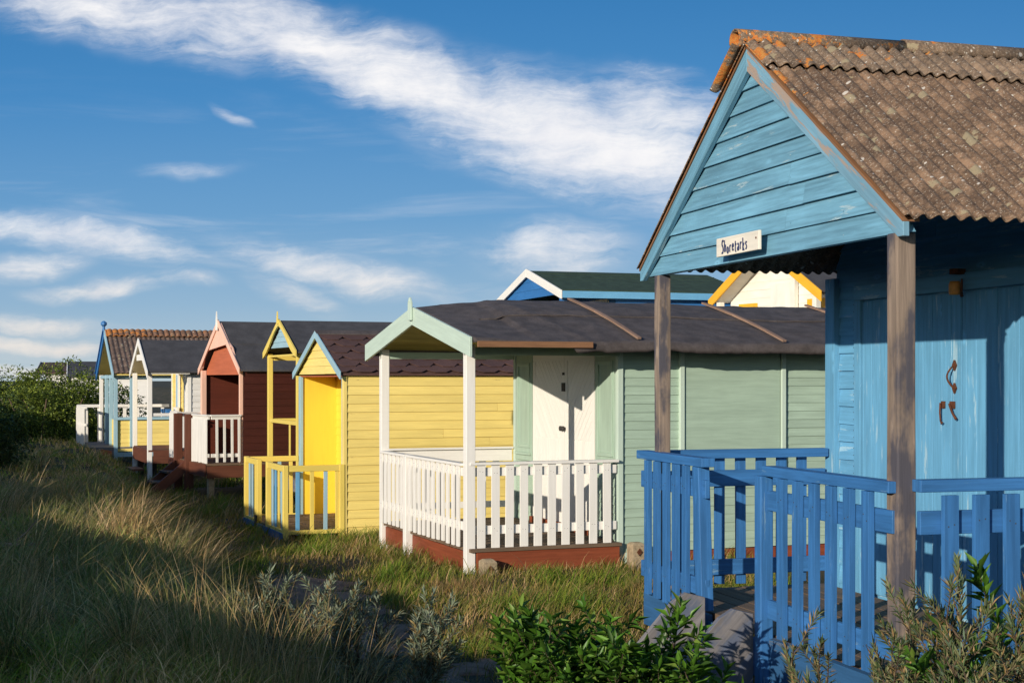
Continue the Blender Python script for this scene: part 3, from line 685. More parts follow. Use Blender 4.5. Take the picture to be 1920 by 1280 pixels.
    mb = MB(); mb.box(-.0, .05, .06, 1.93, -.02, .215, (0,1,0)); mb.box(-.0, .05, 2.05, 3.0, -.0, .215, (0,1,0)); mb.build('fascia', 'red_beam', h, bevel=.004)
    mb = MB(); mb.box(.06, XW-.02, -.07, -.03, -.03, .222, (1,0,0)); mb.box(XW, LEN, .02, .06, -.06, .13, (1,0,0)); mb.build('fascia', 'red_beam', h, bevel=.004)
    mb = MB()
    for x in (.3, 2.4, 3.8, 5.1):
        for y in (.2, 1.5, 2.8): mb.box(x-.06, x+.06, y-.06, y+.06, -.4, .12, (0,0,1))
    mb.build('stilt', 'dark_wood', h)
    # railings
    pk = [.14+.165*i for i in range(11)]
    railing(h, (-.02,.06), (-.02,1.93), [(1.0,1.09,.03),(.44,.53,.03)], pk, .075, .022, .27, 1.105, Wt, Wt, side=-1, cap=(1.107,1.135,.11))
    railing(h, (-.02,2.05), (-.02,3.0), [(1.0,1.09,.03),(.44,.53,.03)], [.12+.165*i for i in range(6)], .075, .022, .27, 1.105, Wt, Wt, side=-1, cap=(1.107,1.135,.11))
    railing(h, (.0,-.0), (XW-.03,-.0), [(1.0,1.09,.03),(.40,.49,.03)], [.12+.1585*i for i in range(10)], .088, .022, .245, 1.115, Wt, Wt, side=1, cap=(1.117,1.145,.12))
    railing(h, (.05,3.05), (XW-.03,3.05), [(.98,1.13,.03),(.40,.48,.03)], [.16+.18*i for i in range(8)], .085, .022, .29, .98, Wt, Wt, side=-1, cap=(1.132,1.155,.1))
    # walls
    G = 'sage'; zt = 2.40
    mb = MB(); mb.box(XW+.03, LEN, .03, .06, .14, zt, (1,0,0)); mb.box(XW+.03, LEN, 2.99, 3.02, .14, zt, (1,0,0)); mb.prism([(.03,.14),(3.02,.14),(3.02,2.4),(yc,2.75),(.03,2.4)], LEN-.04, LEN, lambda p, q: (q, p[0], p[1]), (0,1,0))
    mb.prism([(.061,.14),(2.98,.14),(2.98,2.4),(yc,2.74),(.061,2.4)], XW+.03, XW+.06, lambda p, q: (q, p[0], p[1]), (0,1,0))
    clap(mb, NS(.03), .14, 2.30, .094, XW+.06, 2.44, .014, (1,0,0)); clap(mb, NS(.03), .14, 2.30, .094, 3.77, LEN, .014, (1,0,0)); clap(mb, NS(.03), .14, .90, .094, 2.44, 3.77, .014, (1,0,0)); clap(mb, FS(3.02), .14, 2.30, .094, XW+.06, LEN, .014, (1,0,0))
    clap(mb, FR(XW+.03), .27, 1.0, .094, 2.5, 2.98, .014, (0,1,0)); clap(mb, FR(XW+.03), .27, 1.0, .094, .06, .55, .014, (0,1,0))
    mb.build('wall', G, h)
    mb = MB(); mb.box(XW-.01, XW+.055, -.005, .06, .12, 2.34, (0,0,1)); mb.box(XW-.01, XW+.055, 2.99, 3.05, .12, 2.34, (0,0,1)); mb.box(2.435,2.49,-.02,.03,.9,2.30,(0,0,1)); mb.box(3.715,3.77,-.02,.03,.9,2.30,(0,0,1)); mb.box(2.435,3.77,-.03,.03,.86,.9,(1,0,0))
    mb.box(1.72,2.2,-.0,.012,.02,.14,(1,0,0))
    mb.build('trim', 'sage_pale', h, bevel=.005)
    mb = MB(); mb.box(2.50, 3.705, .003, .029, .905, 2.32, (1,0,0)); mb.build('shutter', G, h, bevel=.004)
    # panelled sides of the door
    for a0, a1 in ((2.45, 2.97), (.08, .60)):
        mb = MB(); X0 = XW+.03
        mb.box(X0-.03, X0-.001, a0, a1, 1.0, 2.34, (0,0,1)); o = mb.build('side_panel', G, h, bevel=.003)
        mb = MB()
        for (b0, b1, z0, z1) in ((a0+.06, a0+.10, 1.16, 2.2), (a1-.10, a1-.06, 1.16, 2.2)): mb.box(X0-.045, X0-.028, b0, b1, z0, z1, (0,0,1))
        mb.box(X0-.0455, X0-.028, a0+.1, a1-.1, 2.16, 2.2, (0,1,0)); mb.box(X0-.0455, X0-.028, a0+.1, a1-.1, 1.16, 1.2, (0,1,0)); mb.box(X0-.06, X0-.028, a0+.02, a1-.02, 1.07, 1.10, (0,1,0))
        mb.build('moulding', G, o, bevel=.003)
    # white doors: diagonal boards above, upright below
    for a0, a1, sg in ((1.458, 2.42, 1), (.62, 1.452, -1)):
        X0 = XW+.03; mb = MB(); mb.box(X0-.02, X0-.002, a0, a1, .29, 2.35, (0,0,1)); mb.box(X0-.03, X0-.0195, a0, a1, 2.22, 2.35, (0,1,0)); planks(mb, FR(X0-.018), a0+.08, a1-.08, .32, 1.30, .09, .008, .008)
        mb.box(X0-.03, X0-.0195, a0, a0+.075, .29, 2.215, (0,0,1)); mb.box(X0-.03, X0-.0195, a1-.075, a1, .29, 2.215, (0,0,1))
        L0, R0, zb, zt2 = a0+.078, a1-.078, 1.31, 2.215; wq = .09
        k = -14
        while k < 30:   # diagonal boards clipped to the panel
            c0 = zb+k*wq*1.3; pts = []
            poly = [(L0, c0), (L0, c0+wq*1.24), (R0, c0+wq*1.24+sg*1.1*(R0-L0)), (R0, c0+sg*1.1*(R0-L0))]
            for lim, up in ((zb, 1), (zt2, -1)):
                out = []
                for i in range(len(poly)):
                    p, q = poly[i], poly[(i+1) % len(poly)]; ip, iq = (p[1]-lim)*up >= 0, (q[1]-lim)*up >= 0
                    if ip: out.append(p)
                    if ip != iq: t_ = (lim-p[1])/(q[1]-p[1]); out.append((p[0]+(q[0]-p[0])*t_, lim))
                poly = out
                if len(poly) < 3: break
            if len(poly) >= 3: mb.prism(poly, X0-.026, X0-.019, lambda p, q: (q, p[0], p[1]), (0,1,sg*1.1))
            k += 1
        d = mb.build('door', 'door_white', h)
        kb = MB(); yk = a0+.03 if sg > 0 else a1-.03
        kb.tube([(X0-.03,yk,1.43),(X0-.05,yk,1.43),(X0-.055,yk,1.43),(X0-.075,yk,1.43),(X0-.08,yk,1.43)], [.012,.012,.03,.03,.015], 10); kb.build('knob', 'nail', d)
        if sg > 0: kb = MB(); kb.box(X0-.045, X0-.03, a0-.03, a0+.05, 1.86, 1.96); kb.box(X0-.05, X0-.03, a0-.012, a0+.02, 2.05, 2.08); kb.build('padlock', 'nail', d)
    mb = MB(); mb.box(XW-.05, XW+.0, .62, 2.42, .265, .335, (0,1,0)); mb.build('threshold', 'red_beam', h)
    mb = MB(); mb.box(XW-.005, XW+.029, .6, 2.44, 2.352, 2.42, (0,1,0)); mb.build('lintel', G, h)
green_hut()
def concrete_post(x, y, hh, label):
    t = thing('concrete_post', (x, y, 0), rad(21.5), label, 'concrete post', 'concrete stubs beside the green hut')
    mb = MB(); s_ = .075
    v = [(-s_,-s_,-.3),(s_,-s_,-.3),(s_,s_,-.3),(-s_,s_,-.3),(-s_,-s_,hh-.02),(s_,-s_,hh-.03),(s_,s_,hh-.02),(-s_,s_,hh-.025),(-s_*.6,-s_*.6,hh),(s_*.6,-s_*.6,hh),(s_*.6,s_*.6,hh),(-s_*.6,s_*.6,hh)]
    mb.solid(v, [(0,3,2,1),(0,1,5,4),(1,2,6,5),(2,3,7,6),(3,0,4,7),(4,5,9,8),(5,6,10,9),(6,7,11,10),(7,4,8,11),(8,9,10,11)]); mb.build('stub', 'concrete', t, bevel=.006)
    mb = MB(); mb.hexa([(0-.03,-s_-.012,hh-.10),(.0,-s_-.012,hh-.14),(.035,-s_-.012,hh-.10),(0,-s_-.012,hh-.06),(0-.03,-s_+.01,hh-.10),(.0,-s_+.01,hh-.14),(.035,-s_+.01,hh-.10),(0,-s_+.01,hh-.06)]); mb.build('bolt', 'rust', t)
def loc21(ox, oy, x, y, th=21.5): c, s = math.cos(rad(th)), math.sin(rad(th)); return ox+c*x-s*y, oy+s*x+c*y
for (lx, ly, hh, lb) in ((.13,-.20,.17,'short pitted concrete stub at the foot of the white corner porch post'),(1.83,-.16,.27,'taller concrete stub with rusty bolt below the green wall, right of the red deck beam'),(.25,2.75,.12,'small concrete stub under the far corner of the white porch')):
    concrete_post(*loc21(-.44, 15.3, lx, ly), hh, lb)

# ------------------------------------------------------------------ 3. yellow hut with hexagonal shingles
def yellow_hut():
    h = thing('beach_hut', (-2.102, 18.6, 0), rad(21.5), 'bright yellow boarded beach hut with brown hexagonal shingle roof and pale blue trim', 'beach hut', 'beach huts in the main row')
    WD, LEN = 2.38, 3.15; yc = WD/2; ze, za = 2.09, 2.62; y0, y1 = -.06, WD+.06
    mb = MB()
    for ya in (y0, y1): mb.hexa([(-.06,ya,ze-.04),(LEN,ya,ze-.04),(LEN,yc,za-.04),(-.06,yc,za-.04),(-.06,ya,ze-.012),(LEN,ya,ze-.012),(LEN,yc,za-.012),(-.06,yc,za-.012)])
    rf = mb.build('roof', 'shingle', h)
    # rows of shingles with hexagonal tails, real steps
    mb = MB(); SL = math.hypot(yc-y0, za-ze); rows = 6; rh = SL/rows; hw = .33
    for ya in (y0, y1):
        dy, dz = (ya-yc)/SL, (ze-za)/SL; nyy, nzz = (-dz, dy) if dy > 0 else (dz, -dy); nzz = abs(nzz); nyy = nyy
        for r in range(rows):
            s0 = r*rh; s1 = s0+rh; x = -.07+(hw/2 if r % 2 else 0)-hw; 
            while x < LEN+.02:
                pts = [(x, s0), (x+hw, s0), (x+hw-.003, s1-.055), (x+hw*.74, s1+.06), (x+hw*.26, s1+.06), (x+.003, s1-.055)]
                pts = [(max(-.075, min(LEN+.03, p)), min(q, SL+.02)) for p, q in pts]
                if max(p[0] for p in pts)-min(p[0] for p in pts) > .02:
                    T = rnd.uniform(-.001,.001)
                    fn = lambda p, q: (p[0], yc+dy*p[1]+nyy*(q+.004+.010*(p[1]-s0)/rh), za+dz*p[1]+nzz*(q+.004+.010*(p[1]-s0)/rh))
                    mb.prism(pts, -.006, .0+T, fn)
                x += hw
    mb.build('shingles', 'shingle', rf)
    mb = MB(); mb.hexa([(-.08,yc-.09,za-.028),(LEN+.02,yc-.09,za-.028),(LEN+.02,yc,za+.022),(-.08,yc,za+.022),(-.08,yc-.088,za-.012),(LEN+.02,yc-.088,za-.012),(LEN+.02,yc,za+.034),(-.08,yc,za+.034)]); mb.hexa([(-.08,yc+.09,za-.028),(LEN+.02,yc+.09,za-.028),(LEN+.02,yc,za+.022),(-.08,yc,za+.022),(-.08,yc+.088,za-.012),(LEN+.02,yc+.088,za-.012),(LEN+.02,yc,za+.034),(-.08,yc,za+.034)]); mb.build('ridge', 'felt', rf)
    verge(h, -.062, y0-.03, y1+.03, ze-.005, za+.01, .085, .022, 'pale_blue')
    Yp = 'yellow_paint'
    mb = MB(); clap(mb, FR(-.01), ze-.02, za-.03, .105, lambda z: y0+.06+(max(z, ze)-ze)/(za-ze)*(yc-y0), lambda z: y1-.06-(max(z, ze)-ze)/(za-ze)*(yc-y0), .014, (0,1,0)); 
    mb.build('gable_boarding', Yp, h)
    mb = MB(); clap(mb, NS(0), .04, ze-.0, .1105, .035, LEN, .016, (1,0,0)); clap(mb, FS(WD), .04, ze, .1105, .035, LEN, .016, (1,0,0)); mb.box(.03, LEN, .0, .05, .04, ze-.045, (1,0,0)); mb.box(.03, LEN, WD-.05, WD, .04, ze-.045, (1,0,0)); mb.prism([(0,.04),(WD,.04),(WD,ze-.05),(yc,za-.05),(0,ze-.05)], LEN-.03, LEN, lambda p, q: (q, p[0], p[1]), (0,1,0))
    mb.build('wall', Yp, h)
    mb = MB(); mb.box(-.012,.034,-.022,.055,.04,ze-.05,(0,0,1)); mb.build('corner_board', Yp, h, bevel=.003)
    mb = MB(); mb.box(-.012,.03,WD-.09,WD+.01,.1,ze-.05,(0,0,1)); mb.box(-.014,.03,.052,.075,.1,ze-.05,(0,0,1)); mb.build('door_post', 'pale_blue', h, bevel=.003)
    Yb = 'yellow_bright'; RC = .52
    mb = MB(); clap(mb, FR(RC), .12, 2.08, .11, .055, WD-.055, .014, (0,1,0)); mb.build('back_wall', Yb, h)
    mb = MB(); mb.box(.035, RC, WD-.068, WD-.052, .12, 2.05, (0,0,1)); mb.box(.035, RC, .052, .068, .12, 2.05, (0,0,1)); mb.build('lining', Yb, h)
    mb = MB(); mb.box(.0, RC, .06, WD-.06, 2.035, 2.05, (0,1,0)); mb.build('porch_ceiling', 'coral', h)
    deck(h, -.76, .6, 0, WD, .12, along='y', w_=.12)
    mb = MB(); mb.box(-.79, -.765, -.02, WD+.02, -.02, .10, (0,1,0)); mb.build('fascia', 'faded_blue', h)
    Yt = 'yellow_trim'; bl = ['pale_blue', 'yellow_trim']
    R = [(.86,.935,.045),(.085,.135,.045)]
    railing(h, (-.745,.0), (-.02,.0), R, [.155,.335,.51,.655], .05, .02, .08, .90, Yt, ['sky_blue','yellow_trim','pale_blue','yellow_trim'], side=1, rt=-.02, name='railing')
    railing(h, (-.745,.0), (-.745,.95), R, [.18,.36,.54,.72], .06, .02, .08, .90, Yt, ['pale_blue','yellow_trim','sky_blue'], side=-1, rt=-.02)
    railing(h, (-.745,1.58), (-.745,WD), R, [.2,.4,.58], .06, .02, .08, .90, Yt, ['yellow_trim','pale_blue','pale_blue'], side=-1, rt=-.02)
    railing(h, (-.745,WD), (-.02,WD), R, [.14,.30,.46,.62], .05, .02, .08, .90, Yt, ['pale_blue','yellow_trim'], side=1, rt=-.02)
    for x, y in ((-.745,0),(-.745,.97),(-.745,1.56),(-.745,WD),(-.03,.0)): post(h, x, y, .0, .94, .065, Yt, 'newel_post')
    mb = MB(); mb.box(-.80,-.782,1.50,1.60,.03,.20); mb.build('gate_hinge', 'nail', h)
yellow_hut()

# ------------------------------------------------------------------ 4. hut with a yellow framed porch
def small_porch_hut():
    h = thing('beach_hut', (-3.245, 22.5, 0), rad(21.5), 'beach hut with slender yellow porch frame and pale blue gable, behind the yellow hut', 'beach hut', 'beach huts in the main row')
    WD, LEN = 2.03, 3.6; yc = WD/2; ze, za = 2.42, 2.93; y0, y1 = -.12, WD+.12; Yt = 'yellow_trim'
    roof_slabs(h, -.04, LEN, y0, y1, ze, za, .03, 'felt_grey')
    for a, b_ in ((y0-.02, yc), (y1+.02, yc)):
        mb = MB(); n = 8
        for i in range(n):
            f0, f1 = i/n, (i+1)/n; h0, h1 = .10+.025*math.sin(f0*math.pi*2.0), .10+.025*math.sin(f1*math.pi*2.0)
            ya, yb = a+(b_-a)*f0, a+(b_-a)*f1; zA, zB = ze+(za-ze)*f0+.02, ze+(za-ze)*f1+.02
            mb.prism([(ya,zA),(yb,zB),(yb,zB-h1),(ya,zA-h0)], -.075, -.05, lambda p, q: (q, p[0], p[1]), (0,b_-a,za-ze))
        mb.build('verge_board', Yt, h)
    mb = MB(); mb.prism([(yc-.045,za-.06),(yc+.045,za-.06),(yc+.02,za+.07),(yc,za+.14),(yc-.02,za+.07)], -.095, -.077, lambda p, q: (q, p[0], p[1]), (0,0,1)); mb.build('finial', Yt, h)
    mb = MB(); clap(mb, FR(-.01), ze+.08, za-.04, .085, lambda z: y0+.2+(z-ze)/(za-ze)*(yc-y0), lambda z: y1-.2-(z-ze)/(za-ze)*(yc-y0), .012, (0,1,0)); mb.build('gable_boarding', 'pale_blue', h)
    for y in (0, WD): post(h, .02, y, .1, ze-.0, .08, Yt)
    mb = MB(); mb.box(.06, 1.5, -.03, .03, ze-.11, ze-.035, (1,0,0)); mb.box(.06, 1.5, WD-.03, WD+.03, ze-.11, ze-.035, (1,0,0)); mb.box(.0,.04,.04,WD-.04,ze-.06,ze-.03,(0,1,0)); mb.build('beam', Yt, h)
    for y in (0, WD): railing(h, (.06,y), (1.45,y), [(1.30,1.36,.04)], [.5,1.05], .06, .02, .5, 1.30, Yt, Yt, rt=-.02)
    railing(h, (.02,.06), (.02,WD-.06), [(1.30,1.36,.04)], [.55], .06, .02, .5, 1.30, Yt, Yt, rt=-.02)
    deck(h, -.02, 1.5, -.04, WD+.04, .5); 
    mb = MB(); mb.box(-.04,-.022,-.04,WD+.04,.3,.48,(0,1,0)); mb.build('fascia', 'grey_board', h)
    mb = MB(); clap(mb, NS(0), .4, ze-.0, .11, 1.5, LEN, .014); clap(mb, FS(WD), .4, ze-.0, .11, 1.5, LEN, .014); clap(mb, FR(1.5), .4, ze-.05, .11, .0, WD, .014, (0,1,0)); mb.box(LEN-.03, LEN, 0, WD, .4, ze, (0,1,0)); mb.build('wall', 'yellow_paint', h)
small_porch_hut()

# ------------------------------------------------------------------ 5. pink and maroon hut
def pink_hut():
    h = thing('beach_hut', (-4.55, 25, 0), rad(27), 'beach hut with pink arched gable, dark maroon walls and grey felt roof', 'beach hut', 'beach huts in the main row')
    WD, LEN = 2.42, 4.6; yc = WD/2; ze, za = 2.18, 3.02; y0, y1 = -.05, WD+.05
    rf = roof_slabs(h, -.03, LEN, y0-.04, y1+.04, ze-.02, za, .03, 'felt_grey')
    mb = MB(); 
    for x in (1.2, 2.6): mb.bar((x, yc-.01, za+.015), (x, y0, ze+.01), .03, .008)
    s_ = .5; mb.bar((0, y0+(yc-y0)*s_, ze+(za-ze)*s_+.006), (LEN, y0+(yc-y0)*s_, ze+(za-ze)*s_+.006), .01, .012); mb.build('seam', 'felt_grey', rf)
    # pink gable with an arched opening under it
    mb = MB()
    P = [(y0,ze-.08),(y0+.17,ze+.02),(.42,ze+.36),(.62,ze+.43),(WD-.55,ze+.34),(WD-.35,ze+.30),(y1-.17,ze+.02),(y1,ze-.08),(y1,ze),(yc,za+.02),(y0,ze)]
    zl = lambda y: ze+(za+.02-ze)*(1-abs(y-yc)/(yc-y0))
    pts = P[:8]
    for (ya, za_), (yb, zb_) in zip(pts, pts[1:]):
        n = max(1, int(abs(yb-ya)/.12))
        for i in range(n):
            a, b_ = ya+(yb-ya)*i/n, ya+(yb-ya)*(i+1)/n; u0, u1 = za_+(zb_-za_)*i/n, za_+(zb_-za_)*(i+1)/n
            mb.prism([(a,u0),(b_,u1),(b_,max(zl(b_),u1+.01)),(a,max(zl(a),u0+.01))], -.05, -.02, lambda p, q: (q, p[0], p[1]), (0,0,1))
    mb.build('gable_panel', 'pink', h)
    verge(h, -.052, y0-.03, y1+.03, ze, za+.02, .10, .022, 'pink')
    mb = MB(); mb.prism([(yc-.04,za-.16),(yc+.04,za-.16),(yc+.03,za+.02),(yc,za+.17),(yc-.03,za+.02)], -.095, -.076, lambda p, q: (q, p[0], p[1]), (0,0,1)); mb.build('finial', 'white_paint', h)
    post(h, .0, .03, .6, ze-.02, .06, 'pink'); post(h, .0, WD-.05, .6, ze-.02, .09, 'pink')
    mb = MB(); mb.prism([(.06,ze-.10),(WD-.06,ze-.10),(WD-.06,ze-.03),(yc,za-.08),(.06,ze-.03)], .05, .075, lambda p, q: (q, p[0], p[1]), (0,1,0)); mb.build('header', 'coral', h)
    mb = MB(); mb.box(.85, .88, .03, WD-.03, .6, ze-.04, (0,1,0)); mb.box(.03,.85,WD-.04,WD-.02,.6,ze,(1,0,0)); mb.build('back_wall', 'maroon_in', h)
    mb = MB(); mb.box(.80,.848,.9,1.5,.66,2.05,(0,0,1)); mb.box(.775,.80,1.05,1.15,1.35,1.5); mb.build('door', 'maroon_in', h)
    mb = MB(); clap(mb, NS(0), .55, ze-.03, .125, .03, LEN, .014, (1,0,0)); clap(mb, FS(WD), .55, ze-.03, .125, .03, LEN, .014, (1,0,0)); mb.box(LEN-.03, LEN, 0, WD, .55, ze, (0,1,0)); mb.build('wall', 'maroon', h)
    deck(h, -.6, .9, -.02, WD+.02, .60, mat='deck_brown')
    mb = MB(); mb.box(-.63,-.605,.0,WD+.02,.38,.59,(0,1,0)); mb.box(-.60,LEN,-.045,-.022,.36,.56,(1,0,0)); mb.box(.9,LEN,-.02,.02,.36,.56,(1,0,0)); mb.build('fascia', 'brown_post', h)
    mb = MB()
    for x in (-.5, 1, 2.6, 4.2):
        for y in (.1, WD-.1): mb.box(x-.05,x+.05,y-.05,y+.05,-.3,.4,(0,0,1))
    mb.build('stilt', 'concrete', h)
    W_ = 'white_old'; R = [(1.33,1.38,.04),(.70,.76,.03)]
    railing(h, (-.52,.0), (-.02,.0), R, [.09,.22,.35,.47], .042, .02, .62, 1.335, W_, W_, side=1, cap=(1.382,1.41,.08))
    railing(h, (-.56,.0), (-.56,.95), R, [.05+.088*i for i in range(11)], .076, .02, .60, 1.335, W_, W_, side=-1, cap=(1.382,1.41,.08))
    railing(h, (-.56,1.95), (-.56,WD), R, [.06+.09*i for i in range(6)], .076, .02, .60, 1.40, W_, W_, side=-1, cap=(1.402,1.43,.08))
    railing(h, (-.52,WD), (-.02,WD), R, [.09,.24,.39], .05, .02, .62, 1.335, W_, W_, side=-1, cap=(1.382,1.41,.08))
    for y in (1.04, 1.78): post(h, -.62, y, -.1, 1.40, .14, 'brown_post', 'newel_post', wy=.10)
    st = thing('steps', (-4.55, 25, 0), rad(27), 'dark brown wooden steps in front of the maroon hut', 'steps')
    for ya in (1.10, 1.72):
        mb = MB(); mb.prism([(-.70,.58),(-.70,.36),(-1.4,-.2),(-1.4,.02)], ya-.02, ya+.02, lambda p, q: (p[0], q, p[1]), (-.7,0,-.7)); mb.build('stringer', 'brown_post', st)
    for i in range(3): mb = MB(); mb.box(-.98-.22*i,-.76-.22*i,1.125,1.695,.38-.17*i,.41-.17*i,(0,1,0)); mb.build('tread', 'dark_wood', st)
pink_hut()

# ------------------------------------------------------------------ 6. narrow white and yellow hut
def white_hut():
    h = thing('beach_hut', (-7.07, 29, 0), rad(21.5), 'narrow white beach hut with steep white verges and grey felt roof', 'beach hut', 'beach huts in the main row')
    WD, LEN = 2.2, 4.2; yc = WD/2; ze, za = 2.16, 2.80; y0, y1 = -.2, WD+.2; XW = .75; Wh = 'white_paint'
    rf = roof_slabs(h, -.06, LEN, y0, y1, ze, za, .035, 'felt_grey')
    mb = MB(); mb.bar((2.1,yc-.02,za+.02),(2.35,y0+.03,ze+.02),.05,.03); mb.build('roof_batten', 'dark_wood', rf)
    verge(h, -.062, y0-.03, y1+.03, ze-.01, za+.02, .13, .025, Wh)
    mb = MB(); mb.box(-.055,-.03,yc-.42,yc+.42,za-.42,za-.30,(0,1,0)); mb.build('collar', Wh, h)
    mb = MB(); mb.hexa([(-.05,y0+.02,ze-.055),(XW,y0+.02,ze-.055),(XW,yc,za-.055),(-.05,yc,za-.055),(-.05,y0+.02,ze-.04),(XW,y0+.02,ze-.04),(XW,yc,za-.04),(-.05,yc,za-.04)]); mb.hexa([(-.05,y1-.02,ze-.055),(XW,y1-.02,ze-.055),(XW,yc,za-.055),(-.05,yc,za-.055),(-.05,y1-.02,ze-.04),(XW,y1-.02,ze-.04),(XW,yc,za-.04),(-.05,yc,za-.04)]); mb.build('soffit', 'cream', h)
    for y in (0, WD): post(h, .0, y, -.1, ze-.03, .09, Wh)
    deck(h, -.03, XW, -.05, WD+.05, .62, mat='brown_post'); mb = MB(); mb.box(-.05,-.032,.06,WD-.06,.36,.60,(0,1,0)); mb.box(.06,XW,-.08,-.055,.36,.60); mb.box(-.3,-.06,.3,1.2,.2,.24,(0,1,0)); mb.build('fascia', 'brown_post', h)  # brown timber, deck and fascia coloured darker to stand in for shade
    mb = MB()
    for x in (.1, 1.5, 3.9):
        for y in (.15, WD-.15): mb.box(x-.05,x+.05,y-.05,y+.05,-.3,.4,(0,0,1))
    mb.build('stilt', 'dark_wood', h)
    railing(h, (.05,.0), (XW,.0), [(1.28,1.34,.05)], [], .05, .02, .6, 1.3, Wh, Wh)
    mb = MB(); mb.box(XW-.35,XW-.02,-.015,.015,.64,1.27,(0,0,1)); mb.build('side_panel', Wh, h)
    mb = MB(); clap(mb, NS(0), .6, ze-.02, .12, XW+.05, LEN, .014, (1,0,0)); clap(mb, FS(WD), .6, ze-.02, .12, XW, LEN, .014, (1,0,0)); mb.box(LEN-.03, LEN, 0, WD, .6, ze, (0,1,0)); mb.build('wall', 'white_old', h)
    mb = MB(); clap(mb, FR(XW+.03), .64, ze-.02, .10, .62, WD, .012, (0,1,0)); mb.build('front_boarding', 'yellow_paint', h)
    mb = MB(); mb.box(XW-.0,XW+.03,.0,.60,.64,ze-.02,(0,0,1)); mb.box(XW-.02,XW+.05,-.03,.05,.6,ze-.03,(0,0,1)); mb.build('door', 'door_white', h)
    mb = MB(); mb.box(XW-.03,XW+.0,1.02,1.42,1.1,ze-.05,(0,0,1)); o = mb.build('shutter', Wh, h); mb = MB(); mb.box(XW-.04,XW-.031,1.20,1.27,1.12,ze-.07,(0,0,1)); mb.build('strip', 'sky_blue', o)
    bx = thing('letter_box', loc21(-7.07,29,XW-.06,.92)+(1.24,), rad(21.5), 'small white box on the front wall of the narrow white hut', 'box')
    mb = MB(); mb.box(-.07,.0,-.16,.16,0,.20); mb.build('case', 'white_paint', bx, bevel=.01); mb = MB(); mb.box(-.078,-.0705,-.02,.02,.07,.12); mb.box(-.078,-.0705,-.10,.10,.14,.15); mb.build('catch', 'nail', bx)
white_hut()

